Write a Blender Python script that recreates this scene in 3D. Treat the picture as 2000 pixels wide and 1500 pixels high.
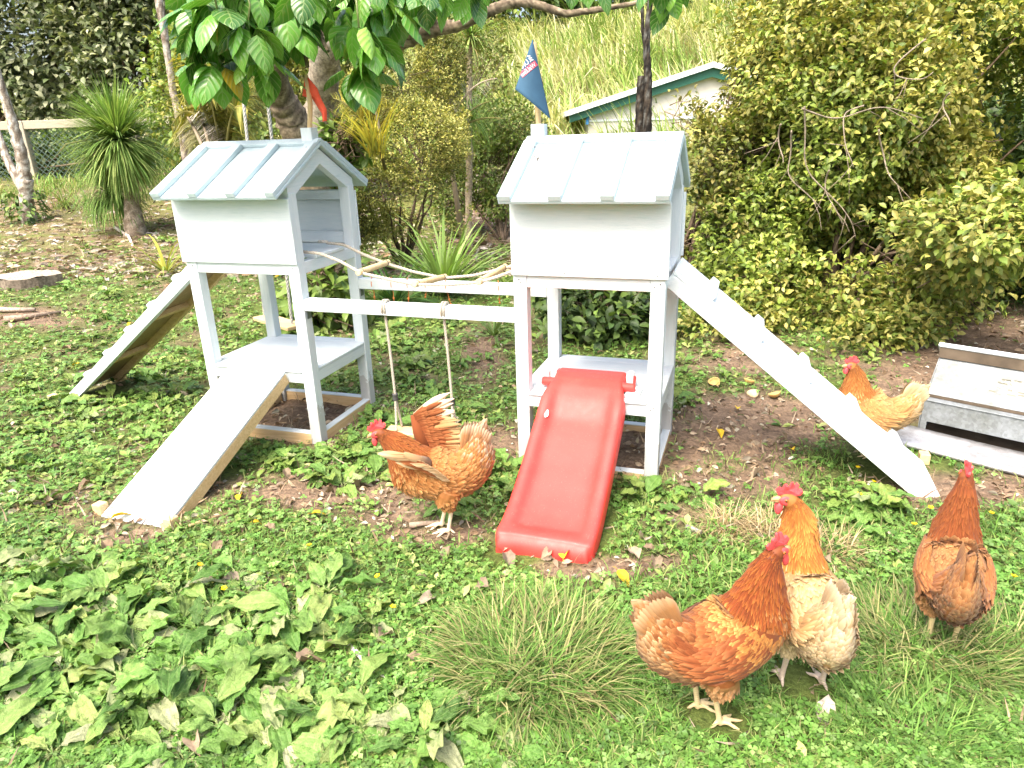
import bpy, bmesh, math, random
import numpy as np
from mathutils import Vector, Matrix

for _o in list(bpy.data.objects):
    bpy.data.objects.remove(_o)
S = bpy.context.scene
COL = S.collection
rng = np.random.default_rng(11)
random.seed(11)
PI = math.pi

# ------------------------------------------------------------------ camera, sky, sun, exposure
F_PX, PITCH, ROLL, CAM_H = 1356.8, 0.3423, 0.0328, 1.041
cr, sr, cp, sp = math.cos(ROLL), math.sin(ROLL), math.cos(PITCH), math.sin(PITCH)
_R = np.array([1., 0, 0]); _U = np.array([0, sp, cp]); _F = np.array([0, cp, -sp])
C_R = cr * _R - sr * _U
C_U = sr * _R + cr * _U
CAM = np.array([0, 0, CAM_H])
cam_d = bpy.data.cameras.new('camera')
cam_d.sensor_width = 36; cam_d.lens = F_PX / 2000 * 36
cam_d.clip_start = 0.02; cam_d.clip_end = 500
cam = bpy.data.objects.new('camera', cam_d); COL.objects.link(cam)
M = Matrix.Identity(4)
for i in range(3):
    M[i][0], M[i][1], M[i][2], M[i][3] = C_R[i], C_U[i], -_F[i], CAM[i]
cam.matrix_world = M
S.camera = cam

SUN_EL, SUN_AZ = math.radians(58), math.radians(215)   # azimuth clockwise from +Y: behind-left of the camera
world = bpy.data.worlds.new('World'); S.world = world
world.use_nodes = True
wn = world.node_tree.nodes; wl = world.node_tree.links
sky = wn.new('ShaderNodeTexSky'); sky.sky_type = 'NISHITA'; sky.sun_disc = False
sky.sun_elevation = SUN_EL; sky.sun_rotation = SUN_AZ
sky.air_density = 1.0; sky.dust_density = 8.0; sky.ozone_density = 1.0
bg = wn['Background']; bg.inputs['Strength'].default_value = 0.15
wl.new(sky.outputs[0], bg.inputs['Color'])
sun_d = bpy.data.lights.new('sun', 'SUN'); sun_d.energy = 0.85; sun_d.angle = math.radians(28); sun_d.color = (1, 0.95, 0.87)
sun = bpy.data.objects.new('sun', sun_d); COL.objects.link(sun)
_d = Vector((math.sin(SUN_AZ) * math.cos(SUN_EL), math.cos(SUN_AZ) * math.cos(SUN_EL), math.sin(SUN_EL)))
sun.rotation_euler = _d.to_track_quat('Z', 'Y').to_euler()
S.render.engine = 'CYCLES'
S.view_settings.view_transform = 'Standard'; S.view_settings.look = 'None'
S.view_settings.gamma = 1.0; S.view_settings.use_curve_mapping = False
S.view_settings.exposure = 1.86
S.cycles.max_bounces = 6; S.cycles.diffuse_bounces = 3; S.cycles.glossy_bounces = 2; S.cycles.transmission_bounces = 3
S.cycles.use_denoising = True
S.cycles.caustics_reflective = False; S.cycles.caustics_refractive = False

# ------------------------------------------------------------------ picture <-> place
def ray(px, py):
    xx = (np.asarray(px, float) - 1000) / F_PX; yy = (750 - np.asarray(py, float)) / F_PX
    return xx[..., None] * C_R + yy[..., None] * C_U + _F
def gp(px, py, z=0.0):
    """point at height z seen at a pixel of the 2000x1500 photograph"""
    d = ray(px, py); t = (z - CAM_H) / d[..., 2]
    return CAM + d * t[..., None]
def P(px, py, Y):
    d = ray(px, py)
    return CAM + d * (Y / d[..., 1])[..., None] if np.ndim(d) > 1 else CAM + d * (Y / d[1])
def proj(p):
    q = np.asarray(p, float) - CAM
    z = q @ _F
    z = np.where(z < 0.05, 0.05, z)
    return 1000 + F_PX * (q @ C_R) / z, 750 - F_PX * (q @ C_U) / z
def gz(x, y):
    """height of the ground"""
    x = np.asarray(x, float); y = np.asarray(y, float)
    rise = np.where(y > 7, 0.1 * (np.sqrt((y - 7) ** 2 + .25) - .5), 0)
    return rise + 0.006 * np.sin(3.1 * x + 1.3 * y) * np.sin(2.3 * y - x) + 0.004 * np.sin(9 * x) * np.sin(8 * y + 2)
def noise2(x, y, f=1.0, seed=0.0):
    x = np.asarray(x) * f + seed; y = np.asarray(y) * f - seed * 1.7
    return (np.sin(x * 1.7 + 1.3 * np.sin(y * 1.1)) + np.sin(y * 1.9 + 1.7 * np.sin(x * .9 + 2)) + .7 * np.sin(2.9 * x + 2.3 * y + np.sin(3.1 * y))) / 2.7
def noise3(p, f=1.0, seed=0.0):
    x, y, z = (p * f + seed).T
    return (np.sin(x + 1.4 * np.sin(y * 1.1 + z)) + np.sin(y * 1.2 + 1.3 * np.sin(z * .9 + x)) + np.sin(z * 1.1 + 1.5 * np.sin(x * 1.3 - y))) / 3

# ------------------------------------------------------------------ mesh helpers
class MB:
    """collects vertices, faces, a colour per vertex and leaf coordinates; build() links ONE mesh object"""
    def __init__(s):
        s.v = []; s.f = []; s.c = []; s.u = []; s.m = []; s.n = 0
    def add(s, V, F, col=(1, 1, 1), uv=None, mi=0):
        V = np.asarray(V, float).reshape(-1, 3); n = len(V)
        if isinstance(F, np.ndarray): groups = [F]
        else:
            d = {}
            for f in F: d.setdefault(len(f), []).append(f)
            groups = [np.array(g) for g in d.values()]
        for g in groups:
            s.f.append(g + s.n); s.m.append(np.full(len(g), mi, np.int32))
        s.v.append(V)
        c = np.asarray(col, float)
        s.c.append(np.broadcast_to(c, (n, 3)) if c.ndim == 1 else c.reshape(-1, 3))
        s.u.append(np.zeros((n, 3)) if uv is None else np.asarray(uv, float).reshape(-1, 3))
        s.n += n
    def inst(s, T, pos, R, scale, col, mi=0):
        """copies of a template (V, F, UV) into this mesh"""
        V, F, UV = T; N = len(pos); n = len(V)
        if N == 0: return
        sc = np.asarray(scale, float)
        if sc.ndim == 1: sc = sc[:, None]
        W = np.einsum('nij,nvj->nvi', R, V[None] * sc[:, None, :]) + pos[:, None, :]
        c = np.asarray(col, float)
        if c.ndim == 1: c = np.broadcast_to(c, (N, 3))
        if c.ndim == 2: c = np.repeat(c[:, None, :], n, 1)
        off = (np.arange(N) * n)[:, None, None]
        s.v.append(W.reshape(-1, 3))
        s.f.append((F[None] + off).reshape(-1, F.shape[1]) + s.n); s.m.append(np.full(N * len(F), mi, np.int32))
        s.c.append(c.reshape(-1, 3)); s.u.append(np.tile(UV, (N, 1))); s.n += N * n
    def box(s, x0, x1, y0, y1, z0, z1, bev=0.0018, col=(1, 1, 1), X=None, mi=0):
        bm = bmesh.new(); bmesh.ops.create_cube(bm, size=1)
        for v in bm.verts:
            v.co = ((x0 + x1) / 2 + v.co.x * (x1 - x0), (y0 + y1) / 2 + v.co.y * (y1 - y0), (z0 + z1) / 2 + v.co.z * (z1 - z0))
        if bev: bmesh.ops.bevel(bm, geom=list(bm.edges), offset=bev, segments=1, affect='EDGES', profile=.5)
        s.bm(bm, col, X, mi)
    def bm(s, bm, col=(1, 1, 1), X=None, mi=0):
        bm.verts.index_update()
        V = np.array([v.co[:] for v in bm.verts]); F = [tuple(v.index for v in f.verts) for f in bm.faces]; bm.free()
        if X is not None: V = V @ np.asarray(X)[:3, :3].T + np.asarray(X)[:3, 3]
        s.add(V, F, col, mi=mi)
    def poly(s, pts, axis_vec, col=(1, 1, 1), mi=0):
        """flat polygon extruded by a vector"""
        a = np.asarray(pts, float); b = a + np.asarray(axis_vec, float); n = len(a)
        nrm = sum(np.cross(a[i] - a[0], a[(i + 1) % n] - a[0]) for i in range(1, n - 1))
        F = [tuple(range(n)), tuple(range(2 * n - 1, n - 1, -1))] + [(i, i + n, (i + 1) % n + n, (i + 1) % n) for i in range(n)]
        if np.dot(nrm, axis_vec) > 0: F = [f[::-1] for f in F]
        s.add(np.vstack([a, b]), F, col, mi=mi)
    def tube(s, pts, rad, seg=8, col=(1, 1, 1), cap=True, mi=0, twist=0.0, lump=0.0):
        p = np.asarray(pts, float); n = len(p); rad = np.broadcast_to(np.asarray(rad, float), (n,))
        t = np.gradient(p, axis=0); t /= np.linalg.norm(t, axis=1)[:, None] + 1e-9
        ref = np.array([0, 0, 1.]) if abs(t[0, 2]) < .9 else np.array([1., 0, 0])
        V = []; 
        a = np.cross(t[0], ref); a /= np.linalg.norm(a)
        ang = np.arange(seg) * 2 * PI / seg
        for i in range(n):
            a = a - t[i] * (a @ t[i]); a /= np.linalg.norm(a) + 1e-9
            b = np.cross(t[i], a); an = ang + twist * i
            r = rad[i] * (1 + lump * np.sin(3 * ang + i * 1.7) + lump * np.sin(2 * ang - i * 2.9))
            V.append(p[i] + (np.cos(an) * r)[:, None] * a + (np.sin(an) * r)[:, None] * b)
        V = np.vstack(V); F = []
        for i in range(n - 1):
            for j in range(seg):
                k = (j + 1) % seg
                F.append((i * seg + j, i * seg + k, (i + 1) * seg + k, (i + 1) * seg + j))
        if cap:
            F.append(tuple(range(seg))[::-1]); F.append(tuple((n - 1) * seg + j for j in range(seg)))
        c = np.asarray(col, float)
        if c.ndim == 2 and len(c) == n: c = np.repeat(c, seg, 0)
        s.add(V, F, c, mi=mi)
    def ell(s, c, r, seg=12, rings=8, R=None, col=(1, 1, 1), mi=0):
        th = np.linspace(0, PI, rings + 1); V = []
        for a in th:
            for j in range(seg):
                b = 2 * PI * j / seg; V.append((math.sin(a) * math.cos(b), math.sin(a) * math.sin(b), math.cos(a)))
        V = np.array(V) * np.asarray(r)
        if R is not None: V = V @ np.asarray(R).T
        F = [(i * seg + j, (i + 1) * seg + j, (i + 1) * seg + (j + 1) % seg, i * seg + (j + 1) % seg) for i in range(rings) for j in range(seg)]
        s.add(V + np.asarray(c), F, col, mi=mi)
    def mesh(s, name, mats, smooth=True):
        me = bpy.data.meshes.new(name)
        V = np.vstack(s.v); me.vertices.add(len(V)); me.vertices.foreach_set('co', V.astype(np.float32).ravel())
        idx = np.concatenate([g.ravel() for g in s.f]).astype(np.int32)
        tot = np.concatenate([np.full(len(g), g.shape[1], np.int32) for g in s.f])
        st = np.concatenate([[0], np.cumsum(tot)[:-1]]).astype(np.int32)
        me.loops.add(len(idx)); me.loops.foreach_set('vertex_index', idx)
        me.polygons.add(len(tot)); me.polygons.foreach_set('loop_start', st); me.polygons.foreach_set('loop_total', tot)
        me.polygons.foreach_set('material_index', np.concatenate(s.m))
        me.polygons.foreach_set('use_smooth', np.full(len(tot), smooth, bool))
        me.update(calc_edges=True)
        a = me.attributes.new('col', 'FLOAT_COLOR', 'POINT')
        C = np.ones((len(V), 4), np.float32); C[:, :3] = np.clip(np.vstack(s.c), 0, 1); a.data.foreach_set('color', C.ravel())
        U = np.vstack(s.u)
        if U.any():
            a = me.attributes.new('luv', 'FLOAT_VECTOR', 'POINT'); a.data.foreach_set('vector', U.astype(np.float32).ravel())
        for m in (mats if isinstance(mats, (list, tuple)) else [mats]): me.materials.append(m)
        return me
    def build(s, name, mats, parent=None, smooth=False):
        o = bpy.data.objects.new(name, s.mesh(name, mats, smooth)); COL.objects.link(o)
        if parent: o.parent = parent
        return o

def tag(o, label=None, cat=None, group=None, kind=None):
    if label: o['label'] = label
    if cat: o['category'] = cat
    if group: o['group'] = group
    if kind: o['kind'] = kind
    return o
def thing(name, label, cat, loc=(0, 0, 0), rz=0.0, group=None):
    o = bpy.data.objects.new(name, None); o.empty_display_size = .1; COL.objects.link(o)
    o.location = [float(a) for a in loc]; o.rotation_euler = (0, 0, rz)
    return tag(o, label, cat, group)
def copy_tree(o, parent=None):
    c = o.copy(); COL.objects.link(c); c.parent = parent
    for ch in o.children: copy_tree(ch, c)
    return c
def unit(v):
    v = np.asarray(v, float); return v / (np.linalg.norm(v, axis=-1, keepdims=True) + 1e-9)
def frames(d, nrm):
    """rotation matrices with y along d and z near nrm"""
    d = unit(d); x = unit(np.cross(d, nrm)); z = np.cross(x, d)
    return np.stack([x, d, z], -1)
def rand_dirs(n, zmin=-1.0):
    z = rng.uniform(zmin, 1, n); a = rng.uniform(0, 2 * PI, n); r = np.sqrt(1 - z * z)
    return np.stack([r * np.cos(a), r * np.sin(a), z], -1)
def mixc(pal, n, jit=.15):
    """n colours from a palette with a little brightness jitter"""
    pal = np.asarray(pal, float); k = rng.integers(0, len(pal), n); k2 = rng.integers(0, len(pal), n); t = rng.random(n)[:, None] * .6
    return (pal[k] * (1 - t) + pal[k2] * t) * (1 + jit * rng.standard_normal(n))[:, None].clip(.4, 1.7)
def leafT(rows=4, cols=3, wid=.5, peak=.45, bend=.25, fold=.12, wave=0.0, tip=1.0, flatbase=0.0, twistw=0.0):
    """a leaf of length 1 along +y, normal +z"""
    V = []; UV = []
    for i in range(rows + 1):
        t = i / rows
        w = math.sin(PI * min(1, max(0, t ** (math.log(.5) / math.log(peak))))) ** tip
        w = max(w, flatbase * (1 - t), .02) * wid / 2
        for j in range(cols):
            u = -1 + 2 * j / (cols - 1)
            z = fold * abs(u) * w * 2 - bend * t * t + wave * math.sin(t * 17 + u * 2.0) * abs(u) * w + wave * .5 * math.sin(t * 29 + 1 + u * 5) * w
            V.append((u * w, t * (1 - .12 * bend * t), z)); UV.append((u, t, 0))
    F = [(i * cols + j, i * cols + j + 1, (i + 1) * cols + j + 1, (i + 1) * cols + j) for i in range(rows) for j in range(cols - 1)]
    return np.array(V), np.array(F), np.array(UV)

# ------------------------------------------------------------------ materials
def nmat(name):
    m = bpy.data.materials.new(name); m.use_nodes = True
    nt = m.node_tree; return m, nt.nodes, nt.links, nt.nodes['Principled BSDF']
def noise_node(n, l, scale, detail=4, rough=.55, vec=None, dist=0.0):
    t = n.new('ShaderNodeTexNoise'); t.inputs['Scale'].default_value = scale; t.inputs['Detail'].default_value = detail
    t.inputs['Roughness'].default_value = rough; t.inputs['Distortion'].default_value = dist
    if vec is not None: l.new(vec, t.inputs['Vector'])
    return t
def ramp_node(n, l, fac, stops):
    r = n.new('ShaderNodeValToRGB'); e = r.color_ramp.elements
    while len(e) < len(stops): e.new(.5)
    for k, (p, c) in enumerate(stops):
        e[k].position = p; e[k].color = (*c, 1) if len(c) == 3 else c
    l.new(fac, r.inputs['Fac']); return r
def mapped(n, l, scale=(1, 1, 1), out='Object'):
    tc = n.new('ShaderNodeTexCoord'); mp = n.new('ShaderNodeMapping'); mp.inputs['Scale'].default_value = scale
    l.new(tc.outputs[out], mp.inputs['Vector']); return mp.outputs['Vector']
def bump(n, l, b, h, strength=.3, dist=.002):
    k = n.new('ShaderNodeBump'); k.inputs['Strength'].default_value = strength; k.inputs['Distance'].default_value = dist
    l.new(h, k.inputs['Height']); l.new(k.outputs['Normal'], b.inputs['Normal']); return k
def mix_rgb(n, l, fac, a, b, mode='MIX'):
    m = n.new('ShaderNodeMix'); m.data_type = 'RGBA'; m.blend_type = mode
    for sock, val in ((m.inputs[0], fac), (m.inputs[6], a), (m.inputs[7], b)):
        if isinstance(val, (int, float)): sock.default_value = val
        elif isinstance(val, tuple): sock.default_value = (*val, 1)
        else: l.new(val, sock)
    return m.outputs[2]
def col_mat(name, rough=.5, spec=.4, trans=0.0, var=0.0, veins=0.0, sheen=0.0, vscale=26.0):
    """colour comes from the mesh's own 'col' (every leaf, feather or stone has its colour)"""
    m, n, l, b = nmat(name)
    at = n.new('ShaderNodeAttribute'); at.attribute_name = 'col'; c = at.outputs['Color']
    if var:
        t = noise_node(n, l, 60, 3, vec=mapped(n, l)); r = ramp_node(n, l, t.outputs[0], [(.3, (1 - var,) * 3), (.7, (1 + var,) * 3)])
        c = mix_rgb(n, l, 1.0, c, r.outputs[0], 'MULTIPLY')
    if veins:
        a2 = n.new('ShaderNodeAttribute'); a2.attribute_name = 'luv'; sx = n.new('ShaderNodeSeparateXYZ'); l.new(a2.outputs['Vector'], sx.inputs[0])
        ab = n.new('ShaderNodeMath'); ab.operation = 'ABSOLUTE'; l.new(sx.outputs[0], ab.inputs[0])
        k = n.new('ShaderNodeMath'); k.operation = 'MULTIPLY_ADD'; l.new(ab.outputs[0], k.inputs[0]); k.inputs[1].default_value = -.28; l.new(sx.outputs[1], k.inputs[2])
        w = n.new('ShaderNodeMath'); w.operation = 'MULTIPLY'; l.new(k.outputs[0], w.inputs[0]); w.inputs[1].default_value = vscale * 2
        s_ = n.new('ShaderNodeMath'); s_.operation = 'SINE'; l.new(w.outputs[0], s_.inputs[0])
        p_ = n.new('ShaderNodeMath'); p_.operation = 'GREATER_THAN'; l.new(s_.outputs[0], p_.inputs[0]); p_.inputs[1].default_value = .82
        mr = n.new('ShaderNodeMath'); mr.operation = 'LESS_THAN'; l.new(ab.outputs[0], mr.inputs[0]); mr.inputs[1].default_value = .05
        mx = n.new('ShaderNodeMath'); mx.operation = 'MAXIMUM'; l.new(p_.outputs[0], mx.inputs[0]); l.new(mr.outputs[0], mx.inputs[1])
        f = n.new('ShaderNodeMath'); f.operation = 'MULTIPLY'; l.new(mx.outputs[0], f.inputs[0]); f.inputs[1].default_value = veins
        c = mix_rgb(n, l, f.outputs[0], c, (.30, .38, .14))
        bump(n, l, b, s_.outputs[0], .35, .0015)
    l.new(c, b.inputs['Base Color']); b.inputs['Roughness'].default_value = rough; b.inputs['Specular IOR Level'].default_value = spec
    if sheen: b.inputs['Sheen Weight'].default_value = sheen
    if trans:
        tr = n.new('ShaderNodeBsdfTranslucent'); l.new(mix_rgb(n, l, 1.0, c, (1.25, 1.3, .7), 'MULTIPLY'), tr.inputs['Color'])
        ms = n.new('ShaderNodeMixShader'); ms.inputs[0].default_value = trans
        l.new(b.outputs[0], ms.inputs[1]); l.new(tr.outputs[0], ms.inputs[2]); l.new(ms.outputs[0], n['Material Output'].inputs[0])
    return m
def flat_mat(name, color, rough=.5, spec=.5, metal=0.0, var=.12, scale=30, bumpy=0.0):
    m, n, l, b = nmat(name)
    t = noise_node(n, l, scale, 5, vec=mapped(n, l))
    r = ramp_node(n, l, t.outputs[0], [(.3, tuple(c * (1 - var) for c in color)), (.7, tuple(min(1, c * (1 + var)) for c in color))])
    l.new(r.outputs[0], b.inputs['Base Color']); b.inputs['Roughness'].default_value = rough
    b.inputs['Specular IOR Level'].default_value = spec; b.inputs['Metallic'].default_value = metal
    if bumpy: bump(n, l, b, t.outputs[0], bumpy, .003)
    return m
def paint_mat(name, sc, tint=(1, 1, 1)):
    """brushed white paint over sawn timber, thin and scuffed in places"""
    m, n, l, b = nmat(name)
    v = mapped(n, l, sc); g = noise_node(n, l, 9, 6, .65, v, .6)
    fine = noise_node(n, l, 42, 3, .6, v)
    r = ramp_node(n, l, g.outputs[0], [(.25, (.50, .585, .62)), (.42, (.60, .665, .685)), (.7, (.67, .71, .725))])
    v2 = mapped(n, l, tuple(s * .35 for s in sc)); sc1 = noise_node(n, l, 30, 6, .75, v2)
    r2 = ramp_node(n, l, sc1.outputs[0], [(.68, (0, 0, 0)), (.735, (1, 1, 1))])
    ff = n.new('ShaderNodeMath'); ff.operation = 'MULTIPLY'; l.new(r2.outputs[0], ff.inputs[0]); ff.inputs[1].default_value = .42
    c = mix_rgb(n, l, ff.outputs[0], r.outputs[0], (.36, .36, .33))
    if sc[2] < 2:       # splashed mud near the feet of the posts
        tcz = n.new('ShaderNodeTexCoord'); sz = n.new('ShaderNodeSeparateXYZ'); l.new(tcz.outputs['Object'], sz.inputs[0])
        mud = noise_node(n, l, 55, 5, .7, tcz.outputs['Object']); ad = n.new('ShaderNodeMath'); ad.operation = 'MULTIPLY_ADD'; l.new(mud.outputs[0], ad.inputs[0]); ad.inputs[1].default_value = -.26; l.new(sz.outputs[2], ad.inputs[2])
        mr = ramp_node(n, l, ad.outputs[0], [(-.0, (.42, .42, .42)), (.012, (0, 0, 0))]); c = mix_rgb(n, l, mr.outputs[0], c, (.22, .16, .11))
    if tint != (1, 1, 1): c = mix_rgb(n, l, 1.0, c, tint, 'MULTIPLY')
    l.new(c, b.inputs['Base Color']); b.inputs['Roughness'].default_value = .62; b.inputs['Specular IOR Level'].default_value = .3
    bump(n, l, b, fine.outputs[0], .7, .0018)
    return m
def wood_mat(name, c1, c2, sc=(3, 40, 40), rough=.6):
    m, n, l, b = nmat(name)
    v = mapped(n, l, sc); g = noise_node(n, l, 2.2, 5, .6, v, 1.2)
    r = ramp_node(n, l, g.outputs[0], [(.3, c1), (.65, c2)])
    l.new(r.outputs[0], b.inputs['Base Color']); b.inputs['Roughness'].default_value = rough; bump(n, l, b, g.outputs[0], .3, .001)
    return m
PAINT_X = paint_mat('white_paint_boards', (1.2, 14, 14))
PAINT_Z = paint_mat('white_paint_posts', (14, 14, 1.2))
PAINT_ROOF_DIM = paint_mat('bluish_roof_paint_dimmed', (14, 1.2, 14), (.75, .835, .87))  # bluer white of the sheets, darkened in the colour to offset bright light
PAINT_BATTEN_DIM = paint_mat('batten_paint_dimmed', (14, 1.2, 14), (.80, .87, .90))  # same white paint, darkened in the colour so lit battens keep their edges
PAINT_Y = paint_mat('white_paint_cross', (14, 1.2, 14))
PINE = wood_mat('raw_pine', (.50, .33, .15), (.66, .48, .26))
PINE_Y = wood_mat('raw_pine_cross', (.46, .30, .14), (.62, .45, .24), (40, 3, 40))
DOWEL = wood_mat('dowel', (.58, .42, .21), (.70, .54, .31), (12, 12, 4))
OLDWOOD = wood_mat('weathered_timber', (.30, .26, .19), (.46, .42, .32))
PLY = wood_mat('ply_underside', (.20, .13, .065), (.33, .23, .12), (3, 30, 30))
SCREW = flat_mat('screw', (.05, .05, .05), .5)
STEEL = flat_mat('bracket_steel', (.22, .25, .28), .35, metal=.8)
LEAF = col_mat('leaf', .45, .35, .22)
LEAF_V = col_mat('veined_leaf', .42, .4, .20, veins=.0)
def weed_mat():
    m, n, l, b = nmat('creased_leaf')
    at = n.new('ShaderNodeAttribute'); at.attribute_name = 'col'; a2 = n.new('ShaderNodeAttribute'); a2.attribute_name = 'luv'
    sx = n.new('ShaderNodeSeparateXYZ'); l.new(a2.outputs['Vector'], sx.inputs[0])
    k = n.new('ShaderNodeMath'); k.operation = 'MULTIPLY'; l.new(sx.outputs[0], k.inputs[0]); k.inputs[1].default_value = 9.4
    co = n.new('ShaderNodeMath'); co.operation = 'COSINE'; l.new(k.outputs[0], co.inputs[0])
    g = n.new('ShaderNodeMath'); g.operation = 'GREATER_THAN'; l.new(co.outputs[0], g.inputs[0]); g.inputs[1].default_value = .93
    f = n.new('ShaderNodeMath'); f.operation = 'MULTIPLY'; l.new(g.outputs[0], f.inputs[0]); f.inputs[1].default_value = .16
    nz = noise_node(n, l, 70, 5, .65, mapped(n, l), .8); rr = ramp_node(n, l, nz.outputs[0], [(.3, (.72, .75, .7)), (.7, (1.25, 1.2, 1.25))])
    c = mix_rgb(n, l, f.outputs[0], mix_rgb(n, l, 1.0, at.outputs['Color'], rr.outputs[0], 'MULTIPLY'), (.36, .42, .18))
    l.new(c, b.inputs['Base Color']); b.inputs['Roughness'].default_value = .5; b.inputs['Specular IOR Level'].default_value = .35
    h = n.new('ShaderNodeMath'); h.operation = 'MULTIPLY_ADD'; l.new(co.outputs[0], h.inputs[0]); h.inputs[1].default_value = -.10; l.new(nz.outputs[0], h.inputs[2])
    bump(n, l, b, h.outputs[0], .9, .006)
    tr = n.new('ShaderNodeBsdfTranslucent'); l.new(mix_rgb(n, l, 1.0, c, (1.2, 1.25, .7), 'MULTIPLY'), tr.inputs['Color'])
    ms = n.new('ShaderNodeMixShader'); ms.inputs[0].default_value = .18; l.new(b.outputs[0], ms.inputs[1]); l.new(tr.outputs[0], ms.inputs[2]); l.new(ms.outputs[0], n['Material Output'].inputs[0])
    return m
WEED = weed_mat()
GLOSS_LEAF = col_mat('glossy_leaf', .27, .55, .18, veins=.42, vscale=18)
DRY = col_mat('dry_leaf', .75, .2, .12, var=.25)
BLADE = col_mat('grass_blade', .65, .15, .25)
BARK = col_mat('bark', .9, .15, var=.45)
FEATHER = col_mat('feather', .75, .12, .06, sheen=.1)
SKIN = col_mat('hen_skin', .6, .3, var=.12)
# ------------------------------------------------------------------ ground, hill
T1_O, T1_A = np.array([-1.1372, 2.4706, 0.0]), -0.3171
T2_O, T2_A = np.array([0.0141, 2.1044, -0.016]), -0.3341
TW, TD = 0.458, 0.416
def loc_of(O, A, x, y):
    c, s = math.cos(A), math.sin(A); dx, dy = np.asarray(x) - O[0], np.asarray(y) - O[1]
    return c * dx + s * dy, -s * dx + c * dy
def wpt(O, A, lx, ly, z):
    c, s = math.cos(A), math.sin(A)
    return np.array([O[0] + c * lx - s * ly, O[1] + s * lx + c * ly, O[2] + z])
# bare patches seen in the photograph: centre and radii (photo pixels projected onto the ground), strength
BARE = [(420, 760, 620, 250, .30), (1100, 1120, 60, 22, 1.0), (1300, 1100, 70, 24, .8), (760, 1000, 160, 40, .7), (200, 500, 420, 60, .50), (1480, 830, 190, 75, 1.3), (1420, 950, 130, 60, 1.0), (1900, 960, 170, 35, 1.2), (1340, 900, 60, 70, .9), (1360, 1010, 100, 45, .8), (600, 965, 210, 45, 1.0),
        (860, 1045, 130, 30, .9), (1200, 1110, 100, 26, 1.1), (940, 690, 60, 70, .9), (110, 445, 230, 45, 1.2), (190, 980, 190, 70, .65),
        (60, 620, 130, 28, .9), (960, 440, 90, 45, 1.1), (980, 880, 60, 60, 1.0), (250, 1050, 110, 28, .9), (1900, 720, 220, 120, 1.4), (1480, 1040, 150, 30, .7), (600, 820, 110, 60, 1.0),
        (1450, 690, 130, 50, .9), (820, 960, 100, 40, .5), (330, 560, 100, 25, .5), (120, 860, 90, 40, .4), (1100, 640, 80, 60, .6), (430, 1020, 60, 20, .6)]
def bare(x, y):
    px, py = proj(np.stack([x, y, np.zeros_like(x)], -1))
    b = np.zeros_like(px)
    for cx, cy, rx, ry, w in BARE:
        b = np.maximum(b, w * np.exp(-(((px - cx) / rx) ** 2 + ((py - cy) / ry) ** 2)))
    b = b + .26 * noise2(x, y, 5.5) + .20 * noise2(x, y, 15, 3.0)
    for O, A in ((T1_O, T1_A), (T2_O, T2_A)):       # the soil boxes under the towers
        lx, ly = loc_of(O, A, x, y)
        b = np.where((lx > 0) & (lx < TW) & (ly > 0) & (ly < TD), 2.0, b)
    return b
def blocked(x, y, pad=.01):
    """where something stands on the ground"""
    lx, ly = loc_of(T1_O, T1_A, x, y)
    k = (lx > -pad) & (lx < TW + pad) & (ly > -pad) & (ly < TD + pad)
    k |= (lx > .09 - pad) & (lx < .35 + pad) & (ly > -.66 - pad) & (ly < -.25)
    k |= (lx > -.98) & (lx < -.72) & (ly > .14) & (ly < .42)
    lx, ly = loc_of(T2_O, T2_A, x, y)
    k |= (lx > -pad) & (lx < TW + pad) & (ly > -pad) & (ly < TD + pad)
    k |= (lx > .08 - pad) & (lx < .37 + pad) & (ly > -.55 - pad) & (ly < -.2)
    k |= (lx > 1.05) & (lx < 1.34) & (ly > .08) & (ly < .36)
    for hx_, hy_, hr_ in HEN_FEET: k |= (x - hx_) ** 2 + (y - hy_) ** 2 < hr_ ** 2
    fx, fy = loc_of(FEED_O, FEED_A, x, y)
    k |= (fx > -.06) & (fx < .70) & (fy > -.17) & (fy < .38)
    return k
HEN_FEET = [(*gp(a, b_)[:2], r_) for a, b_, r_ in ((1384, 1406, .055), (1410, 1420, .05), (1562, 1342, .06), (1836, 1252, .04), (876, 1034, .06))]
FEED_O = np.array([1.43, 2.241, 0.0]); FEED_A = -0.77

def axis_pts(a, b, fine0, fine1, step, coarse):
    return np.unique(np.concatenate([np.linspace(a, fine0, coarse), np.arange(fine0, fine1, step), np.linspace(fine1, b, coarse)]))
gx = axis_pts(-60, 60, -4.5, 3.6, .04, 26); gy = axis_pts(-12, 60, .4, 9, .045, 26)
XX, YY = np.meshgrid(gx, gy); ZZ = gz(XX, YY) + np.where((np.abs(XX) < 5) & (YY < 9), .004 * noise2(XX, YY, 26), 0)
for O, A in ((T1_O, T1_A), (T2_O, T2_A)):
    lx, ly = loc_of(O, A, XX, YY); ins = (lx > .02) & (lx < TW - .02) & (ly > .02) & (ly < TD - .02)
    ZZ = np.where(ins, -.006 + .006 * noise2(XX, YY, 22), ZZ)
nx, ny = len(gx), len(gy); k = np.arange(nx * ny).reshape(ny, nx)
GF = np.stack([k[:-1, :-1], k[:-1, 1:], k[1:, 1:], k[1:, :-1]], -1).reshape(-1, 4)
bb = bare(XX.ravel(), YY.ravel())
t = np.clip((bb - .15) / .6, 0, 1)[:, None]
gcol = (1 - t) * np.array([.085, .125, .036]) + t * np.array([.185, .142, .108])
far = np.clip((YY.ravel() - 6) / 3, 0, 1)[:, None] * (1 - t)
gcol = gcol * (1 - far) + far * np.array([.15, .17, .06])
m, n, l, b = nmat('soil_and_moss')
at = n.new('ShaderNodeAttribute'); at.attribute_name = 'col'
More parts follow.
